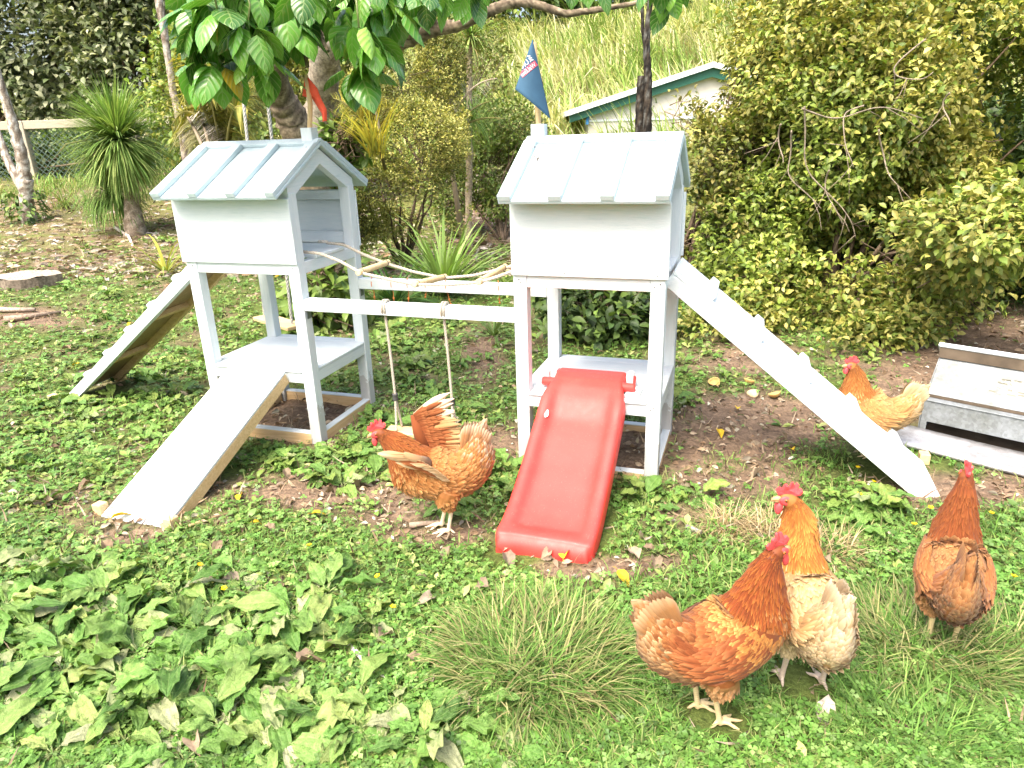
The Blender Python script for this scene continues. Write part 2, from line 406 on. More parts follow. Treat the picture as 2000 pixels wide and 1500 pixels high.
v = mapped(n, l); n1 = noise_node(n, l, 9, 6, .6, v); n2 = noise_node(n, l, 70, 5, .7, v); vo = n.new('ShaderNodeTexVoronoi'); vo.inputs['Scale'].default_value = 85; l.new(v, vo.inputs['Vector'])
r1 = ramp_node(n, l, n1.outputs[0], [(.3, (.65, .62, .6)), (.7, (1.35, 1.3, 1.2))]); r2 = ramp_node(n, l, n2.outputs[0], [(.35, (.55, .55, .55)), (.68, (1.55, 1.45, 1.35))])
c = mix_rgb(n, l, 1.0, mix_rgb(n, l, 1.0, at.outputs['Color'], r1.outputs[0], 'MULTIPLY'), r2.outputs[0], 'MULTIPLY')
l.new(c, b.inputs['Base Color']); b.inputs['Roughness'].default_value = .95; b.inputs['Specular IOR Level'].default_value = .1
bump(n, l, b, n2.outputs[0], .9, .01)
SOIL = m
g = MB(); g.add(np.stack([XX.ravel(), YY.ravel(), ZZ.ravel()], -1), GF, gcol)
tag(g.build('ground', SOIL, smooth=True), kind='structure')

def hill_z(x, y):
    return .45 + .30 * np.clip(y - 13, 0, 40) + .25 * noise2(x, y, .35) * np.clip((y - 13) / 4, 0, 1) + .1 * np.clip(x - 1, 0, 6)*np.clip((y - 13) / 6, 0, 1)
hx = np.linspace(-9, 20, 60); hy = np.linspace(12.4, 28, 40); HX, HY = np.meshgrid(hx, hy)
edge = np.clip((HX + 9) / 3, 0, 1) * np.clip((HY - 12.4) / .8, 0, 1)
HZ = hill_z(HX, HY) * edge + (1 - edge) * .3
k = np.arange(HX.size).reshape(HX.shape); HF = np.stack([k[:-1, :-1], k[:-1, 1:], k[1:, 1:], k[1:, :-1]], -1).reshape(-1, 4)
g = MB(); g.add(np.stack([HX.ravel(), HY.ravel(), HZ.ravel()], -1), HF, (.13, .13, .045))
tag(g.build('hillside', SOIL, smooth=True), kind='structure')

def bladeT(seg=4, w=.03, bend=.6, curl=1.8):
    V = []; UV = []
    for i in range(seg + 1):
        t = i / seg; ww = w * (1 - t ** 2.2) * .5 + .0015
        y = bend * t ** curl; z = math.sqrt(max(0.05, 1 - .55 * (bend * t) ** 2)) * t - .35 * bend * bend * t ** 3
        V += [(-ww, y, z), (ww, y, z)]; UV += [(-1, t, 0), (1, t, 0)]
    F = [(2 * i, 2 * i + 1, 2 * i + 3, 2 * i + 2) for i in range(seg)]
    return np.array(V), np.array(F), np.array(UV)
def rotz(a):
    c, s = np.cos(a), np.sin(a); z = np.zeros_like(a); o = np.ones_like(a)
    return np.stack([np.stack([c, -s, z], -1), np.stack([s, c, z], -1), np.stack([z, z, o], -1)], -2)
# long reed grass covering the hillside
mb = MB(); N = 26000
x = rng.uniform(-7, 15, N); y = 13 + 12.5 * rng.random(N) ** 1.25
pal = [(.50, .47, .22), (.42, .43, .16), (.28, .34, .10), (.58, .55, .32), (.34, .39, .12), (.64, .60, .40)]
clump = noise2(x, y, 1.4)
hh = rng.uniform(.45, 1.15, N) * (1 + .3 * clump)
dirn = rng.normal(-.5, 1.0, N) + 1.6 * clump + PI*.5
for j, (bd, cl) in enumerate(((.45, 1.6), (.8, 1.7), (1.05, 1.5))):
    q = np.arange(N) % 3 == j; T = bladeT(4, .028, bd, cl)
    cc = mixc(pal, q.sum(), .2) * (1 + .25 * clump[q])[:, None]; gq = (noise2(x[q], y[q], .8, 6) + .4 * rng.normal(0, 1, q.sum())) > .12; cc[gq] = mixc([(.20, .30, .07), (.26, .36, .09), (.15, .24, .05)], gq.sum(), .2)
    mb.inst(T, np.stack([x[q], y[q], hill_z(x[q], y[q]) - .03], -1), rotz(dirn[q]), hh[q], cc)
tag(mb.build('reed_grass', BLADE, smooth=True), kind='stuff')

# ------------------------------------------------------------------ the two towers
ZP, ZF, ZE, ZR = .283, .663, .886, 1.045
LEG = .042
def make_tower(name, label, mirror, O, A, bat_w):
    """design drawn with the flag post at the right end; mirror swaps the ends"""
    root = thing(name, label, 'play tower', O, A, 'white timber play towers')
    W, D = TW, TD
    fx = (lambda a, b: (W - b, W - a)) if mirror else (lambda a, b: (a, b))
    def bx(mb, x0, x1, *a, **k): mb.box(*fx(x0, x1), *a, **k)
    ZL = ZE + .004
    for ix, iy in ((0, 0), (1, 0), (0, 1), (1, 1)):
        mb = MB(); x0, y0 = ix * (W - LEG), iy * (D - LEG)
        bx(mb, x0, x0 + LEG, y0, y0 + LEG, -.02, ZL)
        for zz in (ZF - .02, ZF - .028, ZP - .02, ZP - .028):       # screw heads
            sxp = x0 + rng.uniform(.012, .03)
            bx(mb, sxp, sxp + .004, y0 - .0006, y0 + .0004, zz, zz + .004, bev=0, mi=1)
        mb.build('leg', [PAINT_Z, SCREW], root)
    r = .003
    # rails under the floor and the platform
    for z1, nm in ((ZF - .001, 'floor_rail'), (ZP - .010, 'platform_rail')):
        h = .040
        for y0 in (r, D - LEG + r):
            mb = MB(); bx(mb, LEG, W - LEG, y0, y0 + LEG - 2 * r, z1 - h, z1); mb.build(nm, PAINT_X, root)
        for x0 in (r, W - LEG + r):
            mb = MB(); bx(mb, x0, x0 + LEG - 2 * r, LEG, D - LEG, z1 - h, z1); mb.build(nm, PAINT_Y, root)
    mb = MB()
    bx(mb, .001, W - .001, LEG + .001, D - LEG - .001, ZP - .0095, ZP); bx(mb, LEG + .001, W - LEG - .001, -.004, LEG, ZP - .0093, ZP - .0002); bx(mb, LEG + .001, W - LEG - .001, D - LEG, D + .004, ZP - .0093, ZP - .0002)
    mb.build('platform', PAINT_X, root)
    mb = MB()
    for kx in range(4):
        y0 = LEG * .3 + kx * (D - LEG * .6) / 4
        bx(mb, LEG + .001 if kx in (0, 3) else -.002, W - LEG - .001 if kx in (0, 3) else W + .002, y0 + (.03 if kx == 0 else 0), y0 + (D - LEG * .6) / 4 - .002 - (.03 if kx == 3 else 0), ZF + .0, ZF + .012)
    mb.build('floor', PAINT_X, root)
    # base frame: pine boards lying on the soil, painted on top only
    bw, bh = .030, .038
    for (x0, x1, y0, y1, pm) in ((LEG + .001, W - LEG - .001, .002, bw, PAINT_X), (LEG + .001, W - LEG - .001, D - bw, D - .002, PAINT_X), (.002, bw, LEG + .001, D - LEG - .001, PAINT_Y), (W - bw, W - .002, LEG + .001, D - LEG - .001, PAINT_Y)):
        mb = MB(); bx(mb, x0, x1, y0, y1, -.02, bh); 
        f = mb.build('base_board', [PINE if pm is PAINT_X else PINE_Y], root)
        mb = MB(); bx(mb, x0 + .0005, x1 - .0005, y0 + .0005, y1 - .0005, bh - .002, bh + .0025, bev=.0008); mb.build('painted_top', pm, f)
    # walls: ply on the two long sides, standing proud of the posts
    for y0, y1 in ((-.010, -.0005), (D + .0005, D + .010)):
        mb = MB(); bx(mb, -.008, W + .002, y0, y1, ZF - .003, ZE - .012 if y0 < 0 else ZE - .018)
        if y0 < 0:
            for qx in np.linspace(.02, W - .03, 4):
                bx(mb, qx, qx + .0035, y0 - .0006, y0 + .0004, ZF + .006, ZF + .0095, bev=0, mi=1)
        mb.build('side_wall', [PAINT_X, SCREW], root)
    mb = MB()   # inner rails of the back wall
    bx(mb, LEG, W - LEG, D - .03, D - .001, ZF + .0125, ZF + .055); bx(mb, LEG, W - LEG, D - .034, D - .001, ZE - .048, ZE - .014)
    mb.build('wall_rail', PAINT_X, root)
    # gable frames: sloped boards above the posts at both ends
    hs = D / 2 + .088; slope = (ZR - ZE) / hs; L = math.hypot(hs, ZR - ZE); cs, sn = hs / L, (ZR - ZE) / L
    zpk = ZR - .020
    for x0 in (.003, W - .031):
        X0, X1 = fx(x0, x0 + .028)
        for sd in (-1, 1):
            mb = MB(); hwid = .052
            a = [(X0, D / 2 + sd * D / 2, ZE + .088 * slope - .020 - .002), (X0, D / 2, zpk - .002), (X0, D / 2, zpk - hwid), (X0, D / 2 + sd * (D / 2 - .012), ZE + .088 * slope - .022 - hwid + .012 * slope), (X0, D / 2 + sd * D / 2, ZE + .088 * slope - .022 - hwid)]
            if sd > 0: a = a[::-1]
            mb.poly(a, (X1 - X0, 0, 0)); mb.build('gable_board', PAINT_Y, root)
    # roof: two ply sheets, four battens each and a ridge strip
    tr = .011
    for sd in (-1, 1):
        X = np.eye(4)
        # local roof frame: u across x, v up the slope from eave to ridge, w out of the roof
        ux = np.array([1., 0, 0]); vv = np.array([0, -sd * cs, sn]); ww = np.array([0, sd * sn, cs])
        o0 = np.array([0, D / 2 + sd * hs, ZE])
        X[:3, 0], X[:3, 1], X[:3, 2], X[:3, 3] = ux * (1 if sd < 0 else -1), vv, ww, o0
        lo, hi = (-.010, W + .012)
        if sd > 0: lo, hi = -hi, -lo
        mb = MB(); mb.box(lo, hi, 0, L - .001, -tr, 0, X=X); sheet = mb.build('roof_panel', PAINT_ROOF_DIM, root)
        wd = hi - lo
        for q in range(4):
            u0 = lo + q * (wd - bat_w) / 3
            mb = MB(); mb.box(u0 + .0007, u0 + bat_w - .0007, -.0015, L - .031, .0003, .0175, X=X)
            if sd < 0:
                mb.box(u0 + bat_w * .4, u0 + bat_w * .4 + .004, .07, .074, .0172, .0179, bev=0, X=X, mi=1); mb.box(u0 + bat_w * .5, u0 + bat_w * .5 + .004, L - .07, L - .066, .0172, .0179, bev=0, X=X, mi=1)
            mb.build('batten', [PAINT_BATTEN_DIM, SCREW], sheet)
        mb = MB(); mb.box(lo + .001, hi - .001, L - .030, L + .002, .0004, .0125, X=X); mb.build('ridge_strip', PAINT_BATTEN_DIM, root)
    # flag post block on the ridge at the flag end
    mb = MB(); bx(mb, W - .050, W - .008, D / 2 - .021, D / 2 + .021, ZR - .02, ZR + .045); mb.build('flag_block', PAINT_Z, root)
    return root
tower_l = make_tower('play_tower', 'white raised timber playhouse with open gable facing the rope bridge and red-flagged roof', False, T1_O, T1_A, .036)
tower_r = make_tower('play_tower', 'white raised timber playhouse with red slide on its platform and blue-flagged roof', True, T2_O, T2_A, .040)
# droppings on the right roof
mb = MB()
hs = TD / 2 + .088; L = math.hypot(hs, ZR - ZE); cs, sn = hs / L, (ZR - ZE) / L
for (px, py, r) in ((1036, 303, .006), (1047, 318, .008), (1052, 324, .006), (1039, 341, .003), (1089, 364, .006), (1045, 298, .004), (1120, 310, .002)):
    d = ray(px, py); c, s = math.cos(T2_A), math.sin(T2_A)
    n_ = np.array([-s * -sn, c * -sn, cs]); o_ = wpt(T2_O, T2_A, 0, TD / 2 - hs, ZE)
    # front slope normal in world
    q = CAM + d * (((o_ - CAM) @ n_) / (d @ n_))
    for _ in range(4):
        e = rng.normal(0, r * .7, 3); e -= n_ * (e @ n_)
        rr = r * rng.uniform(.3, .6); mb.ell(q + e + n_ * (.0182 if px < 1062 else .0012), (rr, rr * 1.4, .0012), 7, 4, R=frames(np.array([[0, cs * c, sn]]), n_[None])[0], col=(.07, .06, .045))
o = mb.build('dropping_spots', SKIN); o.parent = tower_r
o.matrix_parent_inverse = (Matrix.Translation(tower_r.location) @ Matrix.Rotation(T2_A, 4, 'Z')).inverted()

# beams between the towers
def beam_between(name, label, ly, z, wid=.040, hgt=.040):
    a = wpt(T1_O, T1_A, TW + .001, ly, z); lx2 = 0
    b_ = wpt(T2_O, T2_A, -.001, ly, z + .014 - .006)
    d = unit(b_ - a); Ln = np.linalg.norm(b_ - a); root = thing(name, label, 'beam', a)
    up = np.array([0, 0, 1.]); sd = unit(np.cross(up, d)); up = np.cross(d, sd)
    X = np.eye(4); X[:3, 0], X[:3, 1], X[:3, 2] = d, sd, up
    mb = MB(); mb.box(0, Ln, -wid / 2, wid / 2, -hgt / 2, hgt / 2, X=X); mb.build('timber', PAINT_X, root)
    for e, sg in ((.0, 1), (Ln, -1)):
        mb = MB(); mb.box(e + sg * .001 if sg > 0 else e - .022, e + .022 if sg > 0 else e - .001, -.012, .012, -hgt / 2 - .0035, -hgt / 2 - .0005, bev=.0005, X=X)
        mb.box(e + .001 if sg > 0 else e - .004, e + .004 if sg > 0 else e - .001, -.012, .012, -hgt / 2 - .030, -hgt / 2 - .003, bev=.0005, X=X); mb.build('bracket', STEEL, root)
    return a, b_
FB = beam_between('crossbeam', 'white timber beam joining the towers at the front, holding the rope swing', .022, .520)
BB = beam_between('crossbeam', 'white timber beam joining the towers at the back, hung with orange cords', TD - .024, .520)

# ------------------------------------------------------------------ ramps
def ramp(name, label, A0, A1, side, thick, wid, cleats, ribs, rib_mats, block_at, rd=.042):
    """A0 top, A1 foot of one long edge; side = unit vector across"""
    A0 = np.asarray(A0); A1 = np.asarray(A1); d = unit(A1 - A0); Ln = np.linalg.norm(A1 - A0)
    sd = unit(np.asarray(side) - d * (d @ np.asarray(side))); up = np.cross(d, sd)
    if up[2] < 0: up = -up
    base = np.array([A1[0], A1[1], 0.])
    root = thing(name, label, 'ramp', base)
    X = np.eye(4); X[:3, 0], X[:3, 1], X[:3, 2], X[:3, 3] = d, sd, up, A0 - base
    mb = MB(); mb.box(0, Ln, 0, wid, -thick, 0, X=X)
    for qx in (.02, Ln * .5, Ln - .03):
        for qy in (.012, wid - .016): mb.box(qx, qx + .004, qy, qy + .004, -.0004, .0006, bev=0, X=X, mi=1)
    mb.build('deck', [PAINT_X, SCREW, ], root)
    for (y0, y1, mt) in ribs:
        mb = MB(); mb.box(.002, Ln - .006, y0, y1, -thick - rd, -thick - .0005, X=X); mb.build('side_rail', mt, root)
    mb = MB(); mb.box(.03, Ln - .03, ribs[0][1] + .001, ribs[1][0] - .001, -thick - .003, -thick - .0004, bev=0, X=X); mb.build('underside', PLY, root)
    for e in (.35, .68):
        mb = MB(); mb.box(Ln * e, Ln * e + .03, ribs[0][1] + .001, ribs[1][0] - .001, -thick - rd + .006, -thick - .0032, X=X); mb.build('cross_brace', PINE_Y, root)
    for e in cleats:
        mb = MB(); x0 = Ln * e
        mb.box(x0, x0 + .028, .010, wid + .006, .0004, .017, bev=.002, X=X); mb.build('cleat', PAINT_Y, root)
    for (lx, ly) in block_at:
        mb = MB(); mb.box(lx, lx + .03, ly, ly + .034, -.03, .036, X=np.block([[np.stack([unit(d * [1, 1, 0]), unit(sd * [1, 1, 0]), [0, 0, 1.]], -1), np.zeros((3, 1))], [np.zeros((1, 3)), np.ones((1, 1))]])); mb.build('end_block', PINE, root)
    return root
c1, s1 = math.cos(T1_A), math.sin(T1_A); c2, s2 = math.cos(T2_A), math.sin(T2_A)
yl1 = np.array([-s1, c1, 0]); xl1 = np.array([c1, s1, 0]); yl2 = np.array([-s2, c2, 0]); xl2 = np.array([c2, s2, 0])
ramp('ramp', 'smooth white plank ramp in front of the left tower with pine blocks at its foot', wpt(T1_O, T1_A, .115, -.006, ZP + .001), wpt(T1_O, T1_A, .090, -.628, .006), xl1, .010, .240, (), ((.0, .024, PINE), (.216, .240, PINE)), (PINE,), ((-.035, -.036), (-.030, .242)))
ramp('ramp', 'white cleated ramp behind the left tower with its bare timber underside showing', wpt(T1_O, T1_A, -.012, .045, ZF - .004), wpt(T1_O, T1_A, -.945, .175, .02), yl1, .012, .235, (.12, .30, .48, .66, .84), ((.0, .026, PAINT_X), (.209, .235, PINE)), (PAINT_X,), ((.0, -.08), (-.03, .24)), .030)
ramp('ramp', 'long white cleated ramp from the right tower down to the grass beside the metal feeder', wpt(T2_O, T2_A, TW + .014, .100, ZF + .006), wpt(T2_O, T2_A, 1.262, .105, .028), yl2, .012, .232, (.115, .30, .485, .68, .85), ((.0, .026, PAINT_X), (.206, .232, PAINT_X)), (PAINT_X,), ((-.01, .236),))

# ------------------------------------------------------------------ slide
def red_plastic():
    m, n, l, b = nmat('red_plastic'); v = mapped(n, l); g = noise_node(n, l, 9, 5, .6, v); d = noise_node(n, l, 46, 6, .75, v); sc_ = noise_node(n, l, 30, 4, .7, mapped(n, l, (14, .8, 14)))
    r = ramp_node(n, l, g.outputs[0], [(.3, (.74, .046, .038)), (.7, (.80, .060, .050))]); dr = ramp_node(n, l, d.outputs[0], [(.56, (0, 0, 0)), (.76, (.22, .22, .22))]); sr_ = ramp_node(n, l, sc_.outputs[0], [(.64, (0, 0, 0)), (.68, (.42, .42, .42))])
    c = mix_rgb(n, l, dr.outputs[0], r.outputs[0], (.56, .17, .12)); c = mix_rgb(n, l, sr_.outputs[0], c, (.80, .30, .26)); l.new(c, b.inputs['Base Color'])
    rr = ramp_node(n, l, d.outputs[0], [(.3, (.36,) * 3), (.75, (.60,) * 3)]); l.new(rr.outputs[0], b.inputs['Roughness']); b.inputs['Specular IOR Level'].default_value = .4; return m
RED = red_plastic()
slide = thing('slide', 'red plastic slide running down from the right tower to the grass', 'slide', wpt(T2_O, T2_A, .22, -.3, 0), T2_A)
so = np.array([.22, -.3, 0])
prof = [(.135, ZP + .040), (.120, ZP + .046), (.085, ZP + .046), (.05, ZP + .040), (.02, ZP + .026), (-.02, ZP - .002), (-.08, ZP - .052), (-.16, .186), (-.24, .140), (-.32, .098), (-.39, .066), (-.44, .050), (-.475, .043), (-.505, .040), (-.515, .040)]
prof = np.array(prof); prof[:, 0] = np.where(prof[:, 0] < 0, prof[:, 0] * .945, prof[:, 0]); prof = np.vstack([prof[0]] + [prof[i] * (1 - t_) + prof[i + 1] * t_ for i in range(len(prof) - 1) for t_ in (.33, .66, 1.0)])
NS = len(prof); us = np.array([-1, -1, -1, -.985, -.95, -.9, -.86, -.8, -.74, -.64, -.3, 0, .3, .64, .74, .8, .86, .9, .95, .985, 1, 1, 1])
V = []
sl = np.concatenate([[0], np.cumsum(np.linalg.norm(np.diff(prof, axis=0), axis=1))]); sl /= sl[-1]
for i in range(NS):
    y, z = prof[i]; s_ = sl[i]
    wd = .108 + .020 * min(1, max(0, (s_ - .13) / .12)) + .004 * s_
    wd -= .010 * max(0, (s_ - .97) / .03) ** 2
    rimh = .021 * min(1, max(0, (s_ - .14) / .16)) ** .8
    xc = .222 + (.228 - .222) * 0 + (-.0) * s_
    tang = prof[min(i + 1, NS - 1)] - prof[max(i - 1, 0)]; tang = tang / np.linalg.norm(tang); nr = np.array([-tang[1], tang[0]]); nr = nr if nr[1] > 0 else -nr
    lipend = max(0, (s_ - .90) / .10); lip = .026 * math.sin(min(1, lipend * 1.25) * PI / 2) if lipend > 0 else 0
    for j, u in enumerate(us):
        a = abs(u)
        prf = 0 if a < .64 else (math.sin((a - .64) / .22 * PI / 2) if a < .86 else 1.0 - .10 * ((a - .86) / .14) ** 2)
        h = rimh * prf + lip * (1 - prf) * .9
        edge_j = min(j, len(us) - 1 - j)
        drop = {0: .052, 1: .036, 2: .016}.get(edge_j, {3: .004}.get(edge_j, 0))
        hh_ = h - drop * (1 if s_ > .1 else .5)
        yy_, zz_ = y + nr[0] * hh_, z + nr[1] * hh_
        if s_ > .985: zz_ = zz_ - .012 * (s_ - .985) / .015
        V.append((xc + u * wd - so[0], yy_ - so[1], max(zz_, .004)))
K = len(us); V = np.array(V)
F = [(i * K + j, i * K + j + 1, (i + 1) * K + j + 1, (i + 1) * K + j) for i in range(NS - 1) for j in range(K - 1)]
# front skirt at the foot and a closed end at the top
lastrow = V[(NS - 1) * K:]; sk = [lastrow + [0, -.008, -.010]]; sk.append(lastrow * [1, 1, 0] + [0, -.011, .0] + np.array([0, 0, 1]) * np.maximum(lastrow[:, 2:3] * .45, .002)); sk.append(lastrow * [1, 1, 0] + [0, -.008, .001])
allV = np.vstack([V] + sk); base = NS * K
prev = (NS - 1) * K
for q in range(3):
    F += [(prev + j, prev + j + 1, base + q * K + j + 1, base + q * K + j) for j in range(K - 1)]; prev = base + q * K
top = V[:K] - [0, -.004, .03]; allV = np.vstack([allV, top]); tb = base + 3 * K
F += [(j + 1, j, tb + j, tb + j + 1) for j in range(K - 1)]
mb = MB(); mb.add(allV, F); chute = mb.build('chute', RED, slide, smooth=True)
sm = chute.modifiers.new('soften', 'SUBSURF'); sm.levels = 1; sm.render_levels = 1
sd_ = chute.modifiers.new('wall', 'SOLIDIFY'); sd_.thickness = .004; sd_.offset = -1
for y, z, w_ in ((.055, ZP + .022, .150), (.118, ZP + .026, .142)):
    mb = MB(); xs = np.array([-w_, -w_ + .004, w_ - .004, w_]) + .222 - so[0]
    mb.tube(np.stack([xs, np.full(4, y - so[1]), np.full(4, z)], -1), [.012, .0145, .0145, .012], 14); mb.build('rod', RED, slide, smooth=True)
CLEARP = flat_mat('pale_plastic', (.72, .73, .74), .3)
for sx in (-1, 1):
    mb = MB(); x0 = .222 + sx * .125 - so[0]
    mb.box(x0 - .011, x0 + .011, .095 - so[1], .140 - so[1], ZP + .001, ZP + .05, bev=.004); mb.build('bracket', CLEARP, slide)
mb = MB(); mb.box(.222 + .122 - so[0], .222 + .168 - so[0], .02 - so[1], .10 - so[1], ZP + .0006, ZP + .011, bev=.003); mb.build('fixing_board', PAINT_Y, slide)
STICK = flat_mat('sticker', (.78, .76, .78), .4)
mb = MB(); pc = np.array([.222 - .098 - so[0], -.075 - so[1], .0])
i0 = int(np.argmin(abs(prof[:, 0] + .075))); zc = prof[i0, 1]
tn = unit(np.array([0, prof[i0 + 1, 0] - prof[i0, 0], prof[i0 + 1, 1] - prof[i0, 1]])); nn = np.array([0, -tn[2], tn[1]]); nn = nn if nn[2] > 0 else -nn
ring = [pc * [1, 1, 0] + [0, 0, zc] + nn * .0232 + np.array([1., 0, 0]) * .007 * math.cos(a) * (1 + .2 * math.sin(2 * a)) + tn * .015 * math.sin(a) for a in np.linspace(0, 2 * PI, 16, endpoint=False)]
mb.poly(ring, nn * .0008); mb.build('sticker', STICK, slide)
mb = MB()
for q in range(4):
    mb.box(-.0025, .0025, -.001, .0008, 0, .0003, bev=0, X=np.block([[np.stack([[1., 0, 0], tn, nn], -1), (pc * [1, 1, 0] + [0, 0, zc] + nn * .0242 + tn * (.0035 * q - .006))[:, None]], [np.zeros((1, 3)), np.ones((1, 1))]]))
mb.build('sticker_print', flat_mat('print_red', (.5, .08, .15), .5), slide)

# ------------------------------------------------------------------ ropes: bridge, chicken swing, tree swing, cords
ROPE = col_mat('rope', .8, .15)
def rope(mb, pts, r=.0055, turns=170.0, col=(.44, .40, .33)):
    """a laid rope: three strands wound round the line"""
    p = np.asarray(pts, float)
    d = np.concatenate([[0], np.cumsum(np.linalg.norm(np.diff(p, axis=0), axis=1))]); L_ = d[-1]
    n_ = max(8, int(L_ / .0035)); s_ = np.linspace(0, L_, n_); q = np.stack([np.interp(s_, d, p[:, i]) for i in range(3)], -1)
    if len(p) > 2:
        kk = np.ones(9) / 9
        for i in range(3):
            e = np.pad(q[:, i], 4, mode='edge'); qs = np.convolve(e, kk, 'valid'); qs[0], qs[-1] = q[0, i], q[-1, i]; q[:, i] = qs
    t_ = unit(np.gradient(q, axis=0)); ref = np.array([.13, .31, .94]) if abs(t_[n_ // 2, 2]) < .8 else np.array([1., .2, .1])
    a = unit(np.cross(t_, ref)); b_ = np.cross(t_, a)
    for k_ in range(3):
        ph = s_ * turns + k_ * 2 * PI / 3
        mb.tube(q + (np.cos(ph) * r * .52)[:, None] * a + (np.sin(ph) * r * .52)[:, None] * b_, r * .56, 6, col)
def plane_pt(px, py, O, A, ly):
    """photo pixel onto the vertical plane y = ly of a tower"""
    c, s = math.cos(A), math.sin(A); nrm = np.array([-s, c, 0]); d = ray(px, py); o_ = wpt(O, A, 0, ly, 0)
    return CAM + d * (((o_ - CAM) @ nrm) / (d @ nrm))
bridge = thing('rope_bridge', 'rope bridge of two pale ropes and three wooden rungs sagging between the towers', 'rope bridge', wpt(T1_O, T1_A, TW, .2, ZF))
bo = np.array(bridge.location)
NY, FY = .075, .265
near = [plane_pt(x_, y_, T1_O, T1_A, NY) for x_, y_ in ((585, 491), (625, 495), (664, 510), (704, 533), (758, 545), (813, 556), (876, 556), (938, 551), (970, 541), (1006, 528))]
farr = [plane_pt(x_, y_, T1_O, T1_A, FY) for x_, y_ in ((637, 474), (672, 478), (710, 497), (755, 515), (808, 531), (866, 543), (926, 538), (984, 524), (1006, 518))]
for pts in (near, farr):
    mb = MB(); rope(mb, np.array(pts) - bo, .0055); mb.build('rope', ROPE, bridge, smooth=True)
for (a_, b_) in ((3, 3), (5, 5), (7, 7)):
    A_ = near[a_] - bo; B_ = farr[b_] - bo; u = unit(B_ - A_); mb = MB()
    A_ = A_ + [0, 0, .003]; B_ = B_ + [0, 0, .003]
    mb.tube([A_ - u * .016, A_ - u * .014, B_ + u * .014, B_ + u * .016], [.0085, .0105, .0105, .0085], 14)
    rg = mb.build('rung', DOWEL, bridge, smooth=False)
    for c_ in (A_ + u * .006, B_ - u * .006):
        mb = MB(); mb.tube([c_ - u * .0015, c_ + u * .0015], .0115, 12); mb.build('cable_tie', SCREW, rg)
mb = MB()   # the knots at the far rope's end
for q in range(3): mb.ell(farr[0] - bo + [-.012 * q, .004 * q, .004], (.009, .007, .006), 8, 6, col=(.6, .55, .47))
mb.build('knot', ROPE, bridge, smooth=True)

swing = thing('chicken_swing', 'small rope swing with a pine perch and black clamps hanging from the front beam', 'swing', (FB[0] + FB[1]) / 2)
w0 = np.array(swing.location)
bd = unit(FB[1] - FB[0]); bn = np.array([-bd[1], bd[0], 0])
tops = []
for px in (751, 866):
    d = ray(px, 600 if px < 800 else 606); t_ = ((FB[0] - CAM) @ bn) / (d @ bn); q = CAM + d * t_; tops.append(np.array([q[0], q[1], FB[0][2]]))
ends = []
for k_, q in enumerate(tops):
    q = q - w0; mb = MB()
    loop_ = [q + bn * .0245 * math.cos(a) * 1.05 + np.array([0, 0, .0245 * math.sin(a) * 1.05]) for a in np.linspace(-.3, 2 * PI - .6, 26)]
    rope(mb, loop_, .0042, 220); rope(mb, [p_ + bd * .010 for p_ in loop_], .0042, 220)
    drop = .292
    e_ = q + bn * -.006 + np.array([0, 0, -.022 - drop]); e_ = e_ + bd * .012
    rope(mb, [q + [0, 0, -.022], (q + e_) / 2 + bd * .001, e_], .0046, 200)
    for sgn in (-1, 1): rope(mb, [e_, e_ + np.array([0, 0, -.118]) + bn * sgn * .022 + bd * .004], .0042, 200)
    mb.build('rope', ROPE, swing, smooth=True)
    mb = MB(); mb.tube([e_ + [0, 0, .012], e_ + [0, 0, .010], e_ + [0, 0, .002], e_ + [0, 0, 0], e_ + [0, 0, -.010], e_ + [0, 0, -.012]], [.009, .0105, .0095, .0095, .0105, .009], 12); mb.build('clamp', SCREW, swing)
    ends.append(e_ + np.array([0, 0, -.121]))
a_, b_ = ends; u = unit(b_ - a_); X = np.eye(4); X[:3, 0], X[:3, 1], X[:3, 2], X[:3, 3] = u, np.cross([0, 0, 1.], u), [0, 0, 1], a_
mb = MB(); mb.box(-.045, np.linalg.norm(b_ - a_) + .03, -.032, .032, -.016, 0, X=X, bev=.003); mb.build('perch', PINE, swing)

tsw = thing('tree_swing', 'pale wooden plank swing on two long ropes hanging behind the left tower', 'swing', P(545, 630, 3.2))
w0 = np.array(tsw.location); L0 = P(517, 617, 3.28) - w0; R0 = P(571, 639, 3.1) - w0
u = unit((R0 - L0) * [1, 1, 0]); X = np.eye(4); X[:3, 0], X[:3, 1], X[:3, 2], X[:3, 3] = u, np.cross([0, 0, 1.], u), [0, 0, 1], (L0 + R0) / 2
mb = MB(); hl = np.linalg.norm((R0 - L0)) / 2 + .035; mb.box(-hl, hl, -.045, .045, -.012, .006, X=X, bev=.003); mb.build('seat', PINE, tsw)
for q, top_ in ((L0, P(462, 60, 3.28)), (R0, P(508, 60, 3.1))):
    mb = MB(); rope(mb, [q + [0, 0, .006], top_ - w0], .007, 120, (.46, .45, .42)); mb.build('rope', ROPE, tsw, smooth=True)
mb = MB(); kp = R0 + (P(508, 60, 3.1) - w0 - R0) * .80
for q in range(3): mb.ell(kp + [0, 0, .02 * q], (.012, .012, .012), 8, 6)
mb.build('clamp', SCREW, tsw, smooth=True)

